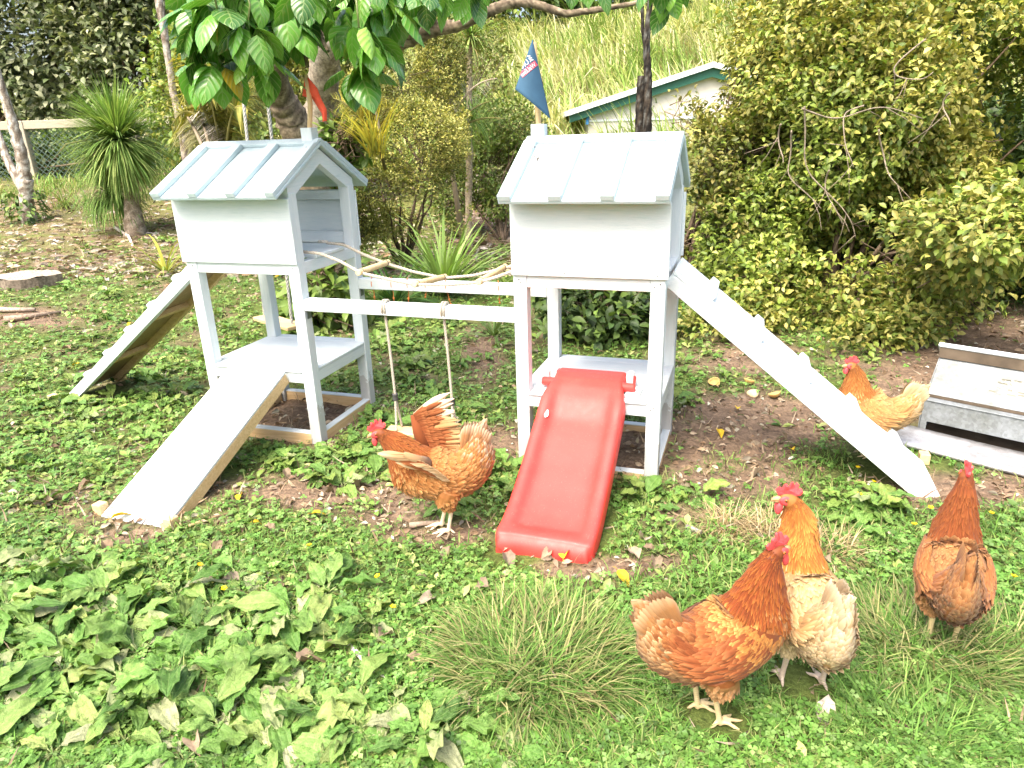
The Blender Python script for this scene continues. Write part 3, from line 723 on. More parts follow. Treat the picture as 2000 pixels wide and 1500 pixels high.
CORD = flat_mat('orange_cord', (.62, .20, .05), .7)
bdb = unit(BB[1] - BB[0]); bnb = np.array([-bdb[1], bdb[0], 0])
CORD_DESC = ['nearest the left tower', 'second from the left tower', 'third from the left tower', 'with a bulky knot near the middle rung', 'long and slanting, mid-beam', 'thin, nearest the right tower']
for k_, (px, y1, y2, lean) in enumerate(((728, 560, 588, .004), (766, 563, 592, .004), (797, 564, 592, -.002), (832, 566, 580, -.004), (872, 570, 597, .014), (974, 576, 596, .003))):
    d = ray(px, y1); t_ = ((BB[0] - CAM) @ bnb) / (d @ bnb); q = CAM + d * t_; zt = BB[0][2] - .021
    ln = (y2 - y1) / 520.0
    root = np.array([q[0], q[1], zt])
    mb = MB(); mid = np.array([lean * .5, .002, -ln * .5]); end = np.array([lean, 0, -ln])
    mb.tube([np.zeros(3), mid * .5 + [.002, 0, 0], mid, (mid + end) / 2 - [.001, 0, 0], end], .0016, 6)
    mb.ell(mid * 1.3, (.0045, .004, .005), 8, 6); mb.ell(end, (.0035, .003, .004), 8, 6)
    top_l = [np.array([0, .0225 * math.cos(a), .0215 + .0228 * math.sin(a)]) for a in np.linspace(-PI / 2, 1.5 * PI, 18)]
    mb.tube(top_l, .0016, 6)
    o = mb.build('orange_cord', CORD, smooth=True); o.location = root
    tag(o, 'knotted orange cord hanging from the back beam, ' + CORD_DESC[k_], 'cord', 'orange cords on the back beam')

# ------------------------------------------------------------------ flags
def cloth_flag(name, label, fn, nu, nv, mat, loc, pole_pts, pole_r, pole_mat):
    root = thing(name, label, 'flag', loc); lo = np.asarray(loc, float)
    mb = MB(); mb.tube(np.asarray(pole_pts) - lo, pole_r, 12); mb.build('flag_pole', pole_mat, root)
    V = np.array([fn(i / nu, j / nv) for i in range(nu + 1) for j in range(nv + 1)]) - lo
    F = [(i * (nv + 1) + j, i * (nv + 1) + j + 1, (i + 1) * (nv + 1) + j + 1, (i + 1) * (nv + 1) + j) for i in range(nu) for j in range(nv)]
    mb = MB(); mb.add(V, F); o = mb.build('pennant', mat, root, smooth=True)
    s_ = o.modifiers.new('cloth', 'SOLIDIFY'); s_.thickness = .0012
    return root, o
BLUE = flat_mat('blue_cloth', (.040, .095, .155), .8, .2, var=.10, scale=25)
REDC = flat_mat('red_cloth', (.80, .11, .06), .8, .2, var=.08, scale=25)
POLE = wood_mat('flag_pole_pine', (.55, .38, .18), (.70, .52, .28), (30, 30, 3))
fb = wpt(T2_O, T2_A, .029, TD / 2, ZR + .044); Yf = fb[1]
toright = P(1043, 82, Yf)
# blue pennant, hanging diagonally: top corner, left fold, lower tip, pole side
cT, cL, cB, cM = P(1040, 77, Yf - .02), P(1006, 175, Yf - .05), P(1075, 232, Yf - .035), P(1046, 206, Yf - .022)
def blue_fn(u, v):
    # u runs from the top down the cloth, v across from the folded left edge to the free right edge
    a = cT + (cL - cT) * u; b_ = cT + (cB - cT) * u
    q = a + (b_ - a) * v
    low = np.clip(u - .86, 0, 1)
    return q + np.array([0, -.022 * math.sin(PI * v) * u - .010 * math.cos(PI * v) * u, 0.0])
fl, pen = cloth_flag('flag', 'dark blue pennant with white and red lettering on the right tower', blue_fn, 18, 14, BLUE, fb, [fb + [0, 0, -.02], toright + [0, .006, 0]], .0085, POLE)
# the printing: two lines seen through the cloth, following its fold
def on_cloth(u, v, off=.004):
    e = 1e-3; p0 = blue_fn(u, v); du = blue_fn(u + e, v) - p0; dv = blue_fn(u, v + e) - p0; n_ = unit(np.cross(dv, du)); n_ = n_ if n_[1] < 0 else -n_
    return p0 + n_ * off
def text_mesh(body, size):
    cu = bpy.data.curves.new('lettering', 'FONT'); cu.body = body; cu.size = size; cu.resolution_u = 2
    o = bpy.data.objects.new('lettering', cu); COL.objects.link(o)
    bpy.context.view_layer.update()
    me = bpy.data.meshes.new_from_object(o.evaluated_get(bpy.context.evaluated_depsgraph_get()))
    V = np.array([v.co[:] for v in me.vertices]); F = [tuple(p.vertices) for p in me.polygons]
    bpy.data.objects.remove(o); bpy.data.curves.remove(cu); bpy.data.meshes.remove(me)
    return V, F
WHITE_INK = flat_mat('white_print', (.75, .72, .74), .7, var=.03); RED_INK = flat_mat('red_print', (.55, .06, .10), .7, var=.05)
# pixel-plane directions of the text line on the cloth
def px_on(px, py, off):
    best = None
    for u in np.linspace(.05, .999, 60):
        for v in np.linspace(0, 1, 30):
            x_, y_ = proj(blue_fn(u, v)); dd = (x_ - px) ** 2 + (y_ - py) ** 2
            if best is None or dd < best[0]: best = (dd, u, v)
    return on_cloth(best[1], best[2], off)
e0, e1 = px_on(1043, 122, 0), px_on(1017, 146, 0)     # the line runs from upper right to lower left (mirrored print)
ud = unit(e1 - e0); vd = unit(px_on(1036, 113, 0) - px_on(1041, 121, 0)); nf = unit(np.cross(ud, vd)); nf = nf if nf[1] < 0 else -nf; vd = unit(np.cross(nf, ud)); vd = vd if vd[2] > 0 else -vd
flo = np.array(fl.location)
mb = MB(); bandL = np.linalg.norm(e1 - e0) + .004
nb = 14
def band_pt(s_, h, off):
    q = e0 + ud * s_ + vd * h
    px, py = proj(q); return q, off
# band and letters lie on the fitted tangent plane, pushed just in front of the cloth along its own curve
def drape(s_, h, off):
    q = e0 + ud * s_ + vd * h; x_, y_ = proj(q)
    # parameters of the closest cloth point by linear inversion of the triangle
    A2 = np.array([np.array(proj(cT)), np.array(proj(cL)), np.array(proj(cB))])
    Mx = np.array([A2[1] - A2[0], A2[2] - A2[0]]).T; w_ = np.linalg.solve(Mx, np.array([x_, y_]) - A2[0])
    u = max(.02, w_[0] + w_[1]); v = np.clip(w_[1] / u, .0, 1)
    return on_cloth(u, v, off)
bv = [drape(bandL * i / nb - .004, h, .0022) - flo for i in range(nb + 1) for h in (-.0115, .0035)]
mb.add(bv, [(2 * i, 2 * i + 1, 2 * i + 3, 2 * i + 2) for i in range(nb)]); mb.build('red_band', RED_INK, pen if False else fl)
for body, size, s0, h0 in (('WaLEno', .0165, .001, -.0098), ('UIV', .0200, .012, .0062)):
    V, F = text_mesh(body, size)
    if body == 'WaLEno': V[:, 0] *= (bandL - .006) / max(1e-6, V[:, 0].max())
    W_ = np.array([drape(s0 + a[0], h0 + a[1], .0034) - flo for a in V]); mb = MB(); mb.add(W_, F); mb.build('lettering', WHITE_INK, fl)
mb = MB()
for q in range(3):      # striped chevron emblem at the head of the upper line
    s0 = -.002; h = .0055 + q * .0065
    pts = [(s0, h), (s0 + .0065, h + .004), (s0 + .011 - q * .002, h + .0005), (s0 + .011 - q * .002, h + .0035), (s0 + .0065, h + .007), (s0, h + .003)]
    W_ = [drape(a, b_, .0034) - flo for a, b_ in pts]; mb.add(W_, [(0, 1, 4, 5), (1, 2, 3, 4)])
mb.build('emblem', WHITE_INK, fl)
# red pennant
ra = wpt(T1_O, T1_A, TW - .029, TD / 2, ZR + .044); Yr = ra[1]
tp = P(600, 158, Yr); tp2 = P(598, 146, Yr)
rL, rM, rTip = P(590, 186, Yr - .004), P(616, 168, Yr - .012), P(634, 238, Yr - .035)
def red_fn(u, v):
    a = P(595, 151, Yr - .01); b_ = P(604, 152, Yr - .014)
    left = [P(595, 151, Yr + .012), P(590, 187, Yr + .012), P(609, 192, Yr + .014), P(628, 222, Yr - .02), P(631, 238, Yr - .03)]
    right = [P(604, 152, Yr - .013), P(620, 172, Yr - .016), P(626, 190, Yr - .02), P(637, 214, Yr - .03), P(637, 236, Yr - .034)]
    k_ = min(3, int(u * 4)); f_ = u * 4 - k_
    p0 = left[k_] * (1 - f_) + left[k_ + 1] * f_; p1 = right[k_] * (1 - f_) + right[k_ + 1] * f_
    return p0 + (p1 - p0) * v + np.array([0, .008 * math.sin(5 * v + 3 * u), 0])
cloth_flag('flag', 'small torn red pennant on a round wooden pole on the left tower', red_fn, 16, 8, REDC, ra, [ra + [0, 0, -.02], P(606, 205, Yr), tp, tp2], [.0085, .0085, .0085, .006], POLE)
# ------------------------------------------------------------------ feeder
GALV = None
m, n, l, b = nmat('galvanised_sheet')
v = mapped(n, l, (1, 1, 1)); vo = n.new('ShaderNodeTexVoronoi'); vo.inputs['Scale'].default_value = 110; l.new(v, vo.inputs['Vector'])
ns = noise_node(n, l, 7, 6, .7, v); r = ramp_node(n, l, ns.outputs[0], [(.36, (.15, .165, .155)), (.6, (.24, .265, .28)), (.75, (.30, .335, .36))])
r2 = ramp_node(n, l, vo.outputs['Color'], [(.2, (.82, .82, .82)), (.8, (1.1, 1.1, 1.1))])
l.new(mix_rgb(n, l, 1.0, r.outputs[0], r2.outputs[0], 'MULTIPLY'), b.inputs['Base Color'])
b.inputs['Metallic'].default_value = .15; b.inputs['Roughness'].default_value = .6; bump(n, l, b, ns.outputs[0], .15, .004); GALV = m
DIRTY = flat_mat('dirty_sheet', (.11, .085, .06), .8, .2, var=.35, scale=14)
feed = thing('chicken_feeder', 'galvanised metal treadle feeder with lid flap up, under the right bush', 'feeder', FEED_O, FEED_A)
FW = .62
mb = MB()   # front panel with the low feeding opening below it
mb.box(0, FW, 0, .003, .058, .135, bev=.001); mb.box(0, .020, .0, .003, 0, .058, bev=.001); mb.box(FW - .022, FW, 0, .003, 0, .058, bev=.001)
mb.box(-.004, FW, -.004, .030, .1345, .138, bev=.001)
mb.build('front_panel', GALV, feed)
for x0 in (-.0045, FW + .0015):
    mb = MB(); mb.poly([(x0, .0, 0), (x0, .0, .137), (x0, .035, .150), (x0, .135, .255), (x0, .33, .08), (x0, .33, 0)], (.003, 0, 0)); mb.build('side_panel', GALV, feed)
mb = MB(); mb.poly([(0, .034, .147), (FW, .034, .147), (FW, .142, .258), (0, .142, .258)], (0, -.002, .002)); sp_ = mb.build('sloped_panel', GALV, feed)
mb = MB(); mb.box(0, FW, .031, .036, .1385, .1475, bev=0); mb.build('hopper_lip', DIRTY, feed)
mb = MB(); mb.box(0, FW, .005, .325, .0, .004, bev=0); mb.box(0, FW, .322, .327, .004, .075, bev=0); mb.build('tray', DIRTY, feed)
mb = MB(); mb.box(-.006, FW + .01, .128, .133, .256, .306, bev=.001); mb.build('lid_flap', DIRTY, feed)
mb = MB(); X = np.eye(4); ca, sa = math.cos(-.75), math.sin(-.75); X[:3, :3] = [[1, 0, 0], [0, ca, -sa], [0, sa, ca]]; X[:3, 3] = (0, .122, .300)
mb.box(-.012, FW + .012, 0, .25, 0, .016, bev=.003, X=X); mb.build('lid', flat_mat('pale_lid', (.60, .64, .67), .45, metal=.2, var=.08), feed)
mb = MB()   # chequered treadle plate, slightly bowed
xs = np.linspace(-.05, .60, 14); ys = np.linspace(-.158, -.008, 6); V = []
for x_ in xs:
    for y_ in ys: V.append((x_, y_ + .012 * math.sin((x_ + .05) / .65 * PI), .024 + .010 * (y_ + .16) / .15 - .010 * math.sin((x_ + .05) / .65 * PI)))
k = 6; F = [(i * k + j, (i + 1) * k + j, (i + 1) * k + j + 1, i * k + j + 1) for i in range(13) for j in range(5)]
m, n, l, b = nmat('chequer_plate'); v = mapped(n, l, (1, 1, 1)); ck = n.new('ShaderNodeTexWave'); ck.inputs['Scale'].default_value = 28; ck.inputs['Distortion'].default_value = 8; ck.inputs['Detail Scale'].default_value = 4; l.new(v, ck.inputs['Vector'])
nz = noise_node(n, l, 22, 5, .7, v); r = ramp_node(n, l, nz.outputs[0], [(.35, (.24, .235, .23)), (.6, (.38, .39, .41))]); l.new(r.outputs[0], b.inputs['Base Color']); b.inputs['Metallic'].default_value = .3; b.inputs['Roughness'].default_value = .5; bump(n, l, b, ck.outputs[0], .35, .003)
mb.add(V, F); tp_ = mb.build('treadle_plate', m, feed, smooth=True); s_ = tp_.modifiers.new('sheet', 'SOLIDIFY'); s_.thickness = .012; s_.offset = -1
# worn, unreadable transfer on the sloped panel
def on_slope(x, t, off=.0035):
    q = np.array([x, .034 + .108 * t, .147 + .111 * t]); return q + np.array([0, -.717, .697]) * off
mb = MB(); ring = [(.155, .30), (.160, .74), (.215, .73), (.27, .70), (.33, .73), (.335, .42), (.30, .38), (.26, .24), (.20, .20)]
V = [on_slope(x_, t_, .0026) for x_, t_ in ring]; mb.add(V, [tuple(range(len(V)))], (.24, .25, .205))
for _ in range(46):     # smeared remains of printing
    x_, t_ = rng.uniform(.16, .31), rng.choice([.33, .42, .50, .58, .66]) + rng.normal(0, .012); w_ = rng.uniform(.008, .03)
    if x_ + w_ > .33: continue
    q = [on_slope(x_, t_, .0029), on_slope(x_ + w_, t_ - .01, .0029), on_slope(x_ + w_ * .9, t_ + .035, .0029), on_slope(x_, t_ + .03, .0029)]
    mb.add(q, [(0, 1, 2, 3)], random.choice([(.40, .40, .34), (.13, .13, .10), (.33, .33, .27), (.17, .165, .13)]))
mb.build('worn_sticker', SKIN, sp_)
mb = MB(); q = [on_slope(.222, .84, .003), on_slope(.247, .83, .003), on_slope(.247, .89, .003), on_slope(.222, .90, .003)]; mb.add(q, [(0, 1, 2, 3)], (.70, .70, .66)); mb.build('paint_chip', SKIN, sp_)

# ------------------------------------------------------------------ shed at the back
shed_c = P(1330, 240, 14.0); SX, SY = shed_c[0], 14.0
CREAM = flat_mat('cream_cladding', (.60, .57, .51), .7, var=.05, scale=8); GREEN = flat_mat('green_fascia', (.015, .10, .065), .5); ROOFW = flat_mat('pale_roof', (.70, .75, .76), .5)
ge = gz(np.array(SX), np.array(SY)); pk = P(1388, 131, SY); ev = P(1112, 222, SY - .1); wl_ = P(1149, 240, SY)
shed = thing('shed', 'cream garden shed with dark green fascia and pale gable roof below the grassy hill', 'shed', (wl_[0], SY, float(ge)))
so_ = np.array(shed.location); hw = pk[0] - wl_[0]; pz = pk[2] - so_[2]; exo = ev[0] - pk[0]; ez = ev[2] - so_[2]; sl_ = (pz - ez) / -exo
wz = pz - .10 - sl_ * hw
mb = MB(); mb.poly([(0, 0, -.2), (2 * hw, 0, -.2), (2 * hw, 0, wz), (hw, 0, pz - .10), (0, 0, wz)], (0, 4, 0)); mb.build('wall', CREAM, shed)
mb = MB(); mb.box(-.01, 2 * hw + .01, -.022, -.001, wz - .16, wz - .12, bev=.004); mb.build('trim', ROOFW, shed)
for sg in (-1, 1):
    x1 = hw + sg * (-exo)
    mb = MB(); mb.poly([(hw, -.13, pz - .175), (hw, -.13, pz - .02), (x1, -.13, ez - .02), (x1, -.13, ez - .16)], (0, .04, 0)); mb.build('fascia', GREEN, shed)
    mb = MB(); mb.poly([(hw, -.20, pz - .018), (hw, -.20, pz + .075), (x1 + sg * .02, -.20, ez + .06), (x1 + sg * .02, -.20, ez - .035)], (0, 4.4, 0)); mb.build('roof', ROOFW, shed)
mb = MB(); mb.tube([P(1149, 226, SY - .05) - so_, P(1147, 234, SY - .05) - so_, P(1147, 243, SY - .05) - so_], .03, 8); mb.build('blue_strap', flat_mat('blue_strap', (.03, .18, .45), .6), shed)
# far neighbour's roof at the top edge
hs_ = P(1300, 40, 27); nb_ = thing('house', 'distant pale blue building glimpsed over the hilltop', 'house', (hs_[0], 27, hs_[2] - 1.0))
mb = MB(); mb.box(-.7, 1.3, 0, 3, -3, 1.1, bev=.02); w_ = mb.build('wall', flat_mat('pale_blue_wall', (.55, .68, .74), .6), nb_)
mb = MB(); mb.poly([(-.9, -.3, 1.1), (1.5, -.3, 1.1), (1.5, -.3, 1.2), (.3, -.3, 1.65), (-.9, -.3, 1.2)], (0, 3.6, 0)); mb.build('roof', flat_mat('grey_roof', (.45, .5, .52), .6), nb_)

# ------------------------------------------------------------------ fences
WIRE = flat_mat('green_wire', (.08, .13, .10), .6); WIREP = flat_mat('olive_wire', (.22, .24, .12), .6)
def mesh_fence(name, label, a, b_, hgt, posts, rail, wire, pitch=.07, wr=.0035, postr=.045):
    a = np.array(a, float); b_ = np.array(b_, float); root = thing(name, label, 'fence', a); d = b_ - a; Ln = np.linalg.norm(d[:2]); u = unit(np.array([d[0], d[1], 0]))
    dz = d[2] / Ln; o3 = lambda s_, z: u * s_ + np.array([0, 0, dz * s_ + z])
    mb = MB(); s_ = -hgt
    while s_ < Ln:
        for sg in (1, -1):
            s0, s1 = (s_, s_ + hgt) if sg > 0 else (s_ + hgt, s_)
            z0, z1 = 0, hgt
            lo_, hi_ = min(s0, s1), max(s0, s1)
            t0, t1 = 0., 1.
            if s1 != s0:
                ta, tb = (0 - s0) / (s1 - s0), (Ln - s0) / (s1 - s0); t0, t1 = max(0, min(ta, tb)), min(1, max(ta, tb))
            if t1 - t0 < .02: continue
            pa, pb = o3(s0 + (s1 - s0) * t0, hgt * t0), o3(s0 + (s1 - s0) * t1, hgt * t1)
            mb.tube([pa, pb], wr, 4, cap=False)
        s_ += pitch
    mb.build('wire_mesh', wire, root)
    for t_ in posts:
        q = o3(t_ * Ln, 0); mb = MB(); mb.box(q[0] - postr, q[0] + postr, q[1] - postr, q[1] + postr, q[2] - .1, q[2] + hgt + .03, bev=.008); mb.build('post', OLDWOOD, root)
    if rail:
        mb = MB(); X = np.eye(4); ax = unit(d); sd = unit(np.cross([0, 0, 1.], ax)); X[:3, 0], X[:3, 1], X[:3, 2], X[:3, 3] = ax, sd, np.cross(ax, sd), o3(0, hgt)
        mb.box(-.05, Ln, -.06, -.012, -.11, .03, X=X, bev=.006); mb.build('top_rail', OLDWOOD, root)
    return root
fa = P(-160, 356, 13.0); fb_ = P(400, 352, 13.4)
ztop = P(60, 240, 13.0)[2]; zb = float(gz(np.array(fa[0]), np.array(13.0)))
mesh_fence('chain_link_fence', 'green chain-link fence with weathered timber posts and rail at the back left', (fa[0], 13.0, zb), (fb_[0], 13.4, zb + .03), ztop - zb, (.05, .40, .78), True, WIRE, .10, .006, .07)
fc, fd = P(880, 470, 9.6), P(1120, 470, 9.9); zc = float(gz(np.array(fc[0]), np.array(9.6)))
mesh_fence('chain_link_fence', 'low olive chain-link fence between the two towers in the background', (fc[0], 9.6, zc), (fd[0], 9.9, zc), .60, (.22, .8), False, WIREP, .075, .004, .05)

# ------------------------------------------------------------------ trees, shrubs
LT_SMALL = leafT(2, 3, .55, .5, .15, .15); LT_MED = leafT(3, 3, .58, .55, .35, .22, .06); LT_OVAL = leafT(4, 3, .52, .5, .35, .2, .10)
def limb(mb, p0, p1, r0, r1, seg=7, n_=7, wob=.06, col=(.16, .12, .085), lump=.05, jit=.3):
    p0, p1 = np.array(p0, float), np.array(p1, float); t_ = np.linspace(0, 1, n_)[:, None]
    L_ = np.linalg.norm(p1 - p0); w_ = np.cumsum(rng.normal(0, 1, (n_, 3)), 0) * wob * L_ / n_ ** .5 * 1.0
    w_ = w_ - t_ * w_[-1]; w_[0] = 0
    pts = p0 + (p1 - p0) * t_ + w_
    c_ = np.array(col) * rng.uniform(1 - jit, 1 + jit, (n_, 1))
    mb.tube(pts, r0 + (r1 - r0) * t_[:, 0], seg, c_, lump=lump); return pts
def bush(name, label, cat, base, blobs, n_cl, per, T, size, pal, pal2=None, group=None, n_stem=24, stem_r=.016, stem_col=(.15, .11, .075), gap=-.30, gf=2.6, lm=None, droop=-.1, spread=1.3, bare_twigs=0, twig_col=(.30, .26, .20), inner=.25):
    base = np.array([base[0], base[1], float(gz(np.array(base[0]), np.array(base[1])))])
    root = thing(name, label, cat, base, 0, group)
    bl = [(np.array(c_), np.array(r_ if np.ndim(r_) else (r_,) * 3)) for c_, r_ in blobs]
    vol = np.array([np.prod(r_) ** (.72) for _, r_ in bl]); k_ = rng.choice(len(bl), n_cl * 3, p=vol / vol.sum())
    Cc = np.array([c_ for c_, _ in bl])[k_]; Rr = np.array([r_ for _, r_ in bl])[k_]
    d_ = rand_dirs(len(k_)); rad = rng.uniform(inner, 1, len(k_)) ** .45
    rad *= 1 + .24 * noise3(d_ * 2.6 + k_[:, None], 1.7)
    ctr = Cc + d_ * Rr * rad[:, None]
    g0 = gz(ctr[:, 0], ctr[:, 1])
    ok = (noise3(ctr, gf, 1.7) > gap + .2 * (1 - rad)) & (ctr[:, 2] > g0 + .03)
    ctr, d_ = ctr[ok][:n_cl], d_[ok][:n_cl]; N = len(ctr)
    tone = .75 + .5 * rng.random(N) + .22 * noise3(ctr, 3.3, 4)       # clumps of younger and older leaves
    out = unit(d_ + np.array([0, 0, .35]))
    D = np.repeat(out, per, 0) + spread * rng.normal(0, .6, (N * per, 3)); D[:, 2] += droop; D = unit(D)
    nr = unit(np.array([0, 0, 1.]) + .5 * np.repeat(out, per, 0) + .45 * rng.normal(0, 1, (N * per, 3)))
    pos = np.repeat(ctr, per, 0) + D * size * .15 + rng.normal(0, size * .55, (N * per, 3))
    sc = size * rng.uniform(.65, 1.25, N * per)
    cc = mixc(pal, N * per) 
    if pal2 is not None:
        q = rng.random(N * per) < np.clip(np.repeat(.30 + .55 * noise3(ctr, 2.2, 9), per), .02, .9); cc[q] = mixc(pal2, q.sum())
    cc *= np.repeat(tone, per)[:, None]
    mb = MB(); mb.inst(T, pos - base, frames(D, nr), sc, cc); mb.build('foliage', lm or LEAF, root, smooth=True)
    mb = MB()
    for j in range(n_stem):
        c_ = ctr[rng.integers(N)]; b0 = base + np.array([rng.normal(0, .022), rng.normal(0, .022), -.03]); mid = b0 + (c_ - b0) * np.array([.45, .45, .55]) + rng.normal(0, .05, 3)
        p1 = limb(mb, b0 - base, mid - base, stem_r, stem_r * .55, 6, 6, .05, stem_col); limb(mb, mid - base, c_ - base, stem_r * .55, stem_r * .12, 5, 6, .08, stem_col)
    # short twigs carrying the clumps
    q = rng.choice(N, min(N, 260), replace=False)
    for j in q:
        c_ = ctr[j]; o_ = c_ - d_[j] * rng.uniform(.12, .3) + rng.normal(0, .05, 3); limb(mb, o_ - base, c_ + d_[j] * .02 - base, .0035, .0015, 4, 4, .1, stem_col)
    mb.build('stems', BARK, root, smooth=True)
    return root, ctr
def cen(px, py, Y): return P(px, py, Y)

YG = [(0.226, 0.294, 0.048), (0.156, 0.226, 0.036), (0.294, 0.337, 0.074), (0.104, 0.164, 0.03)]; YB = [(0.378, 0.378, 0.112), (0.413, 0.378, 0.095)]
OL = [(0.186, 0.178, 0.042), (0.143, 0.15, 0.036), (0.243, 0.213, 0.057), (0.107, 0.128, 0.029)]
DG = [(0.046, 0.085, 0.026), (0.065, 0.117, 0.033), (0.039, 0.065, 0.023), (0.091, 0.143, 0.039)]
MG = [(0.129, 0.211, 0.044), (0.172, 0.264, 0.053), (0.097, 0.158, 0.035), (0.215, 0.299, 0.062)]
# the big bush on the right
bigb = bush('bush', 'huge yellow-green small-leaved bush filling the right side behind the long ramp', 'bush', (2.0, 4.25),
    [(cen(1790, 430, 4.0), (.62, .55, .62)), (cen(1665, 250, 4.2), (.62, .6, .62)), (cen(1850, 130, 4.1), (.8, .6, .6)), (cen(1630, 60, 4.5), (.62, .5, .6)), (cen(1560, 560, 3.85), (.60, .42, .33)),
     (cen(1700, 590, 3.7), (.45, .32, .24)), (cen(1970, 330, 3.8), (.5, .5, .52)), (cen(1720, 470, 3.85), (.42, .35, .38)), (cen(1650, 665, 3.3), (.40, .2, .15)), (cen(1530, 650, 3.4), (.34, .2, .14)), (cen(1770, 630, 3.35), (.20, .2, .12)), (cen(1930, 440, 2.95), (.40, .40, .15)), (cen(2090, 400, 2.9), (.4, .4, .2)), (cen(1870, 520, 3.3), (.22, .25, .10)), (cen(1400, 640, 3.6), (.24, .2, .12)), (cen(1480, 640, 3.75), (.30, .25, .14)), (cen(2150, 250, 3.9), (.6, .6, .9)), (cen(1480, 470, 4.3), (.42, .4, .5)), (cen(1440, 620, 4.0), (.30, .3, .16))],
    11500, 8, LT_MED, .040, YG, YB, n_stem=22, stem_r=.020, gap=-.34, gf=3.6)
# bare hanging twigs in front of it
mb = MB()
for pts, Y in (([(1545, 250), (1552, 300), (1540, 345), (1575, 380), (1600, 410)], 3.55), ([(1570, 200), (1580, 260), (1576, 330), (1610, 370), (1655, 420), (1665, 470)], 3.5), ([(1690, 205), (1655, 220), (1650, 290), (1660, 330)], 3.45),
        ([(1815, 70), (1755, 125), (1755, 150), (1795, 158), (1815, 140)], 3.4), ([(1715, 250), (1735, 300), (1735, 345), (1750, 370)], 3.4), ([(1560, 210), (1640, 235), (1720, 205), (1800, 235)], 3.5), ([(1855, 180), (1850, 215), (1845, 250)], 3.4), ([(1525, 240), (1527, 290), (1523, 320)], 3.5), ([(1620, 330), (1618, 380), (1640, 440)], 3.5)):
    q = np.array([P(x_, y_, Y) for x_, y_ in pts]); t_ = np.linspace(0, 1, 24); s_ = np.linspace(0, 1, len(q))
    qq = np.stack([np.interp(t_, s_, q[:, i]) for i in range(3)], -1); kk = np.ones(5) / 5
    for i in range(3): e = np.pad(qq[:, i], 2, mode='edge'); qq[:, i] = np.convolve(e, kk, 'valid')
    qq[:, 1] += .04 * np.sin(t_ * 5); mb.tube(qq - np.array(bigb[0].location), np.linspace(.0045, .002, 24), 5, (.24, .20, .15), lump=.1)
    for _ in range(3):
        j = rng.integers(6, 23); e = rng.normal(0, .08, 3) + [0, 0, -.1]; mb.tube([qq[j] - np.array(bigb[0].location), qq[j] + e * .5 + [.01, 0, 0] - np.array(bigb[0].location), qq[j] + e - np.array(bigb[0].location)], [.002, .0016, .001], 4, (.22, .18, .13))
mb.build('bare_twigs', BARK, bigb[0], smooth=True)
bush('shrub', 'loose olive-brown twiggy shrub against the right tower, in front of the shed', 'shrub', (1.15, 4.6),
    [(cen(1430, 330, 4.5), (.36, .4, .40)), (cen(1390, 470, 4.4), (.36, .4, .40)), (cen(1510, 130, 4.7), (.26, .4, .5)), (cen(1360, 600, 4.3), (.26, .3, .2)), (cen(1330, 250, 4.6), (.2, .2, .16))], 1900, 6, LT_MED, .038, OL * 2 + YG[:2], YB, n_stem=40, stem_r=.014, gap=-.12, gf=4.2)
bush('hedge', 'dark evergreen growth added to darken the hollow behind the feeder', 'hedge', (3.0, 5.4),  # dark-leaved filler, added so the hollow under the bush stays dark
    [(cen(1750, 560, 5.0), (.9, .5, .8)), (cen(2000, 420, 5.0), (.9, .5, 1.1)), (cen(1980, 560, 4.9), (.8, .4, .45)), (cen(1600, 420, 5.3), (.8, .4, 1.0)), (cen(1900, 150, 5.3), (1.2, .5, 1.0)), (cen(1880, 620, 4.3), (.55, .22, .22)), (cen(2050, 620, 4.2), (.45, .22, .25)), (cen(1960, 590, 4.3), (.6, .25, .22))], 2600, 7, LT_OVAL, .085, DG, n_stem=20, gap=-.6)
# central fine-leaved shrubs between the towers
bush('shrub', 'tall fine-leaved golden-green shrub between the towers', 'shrub', (-.92, 6.2),
    [(cen(800, 300, 6.0), (.50, .4, .48)), (cen(785, 150, 6.2), (.36, .35, .50)), (cen(820, 425, 5.9), (.44, .35, .22)), (cen(735, 380, 5.7), (.34, .3, .36)), (cen(700, 300, 5.9), (.24, .2, .24)), (cen(695, 440, 5.6), (.26, .2, .22)), (cen(860, 250, 6.3), (.24, .3, .36)), (cen(790, 40, 6.6), (.36, .3, .34)), (cen(720, 170, 6.5), (.26, .3, .36)), (cen(860, 130, 6.7), (.24, .3, .34))], 7600, 7, LT_SMALL, .025, OL + [(.24, .27, .055), (.19, .25, .05), (.15, .20, .04), (.26, .31, .08)], YB, n_stem=15, stem_r=.014, stem_col=(.09, .065, .045), gap=-.08, gf=4.6)
bush('shrub', 'dark green shrub left of the right tower, behind the thin cabbage tree', 'shrub', (-.05, 7.4),
    [(cen(965, 330, 7.8), (.42, .4, .46)), (cen(1000, 260, 8.0), (.42, .4, .36)), (cen(900, 250, 8.0), (.40, .4, .5)), (cen(985, 390, 7.6), (.25, .3, .22)), (cen(880, 380, 7.7), (.3, .3, .34))], 2400, 6, LT_MED, .042, MG + YG[:2] + OL[:2], n_stem=14, gap=-.2)
bush('shrub', 'bright broad-leaved shrub just behind the left tower roof', 'shrub', (-1.25, 5.2),
    [(cen(672, 275, 5.0), (.14, .2, .14)), (cen(650, 320, 5.0), (.16, .18, .14))], 200, 6, LT_OVAL, .07, MG + [(.12, .22, .04)], n_stem=14, gap=-.4)
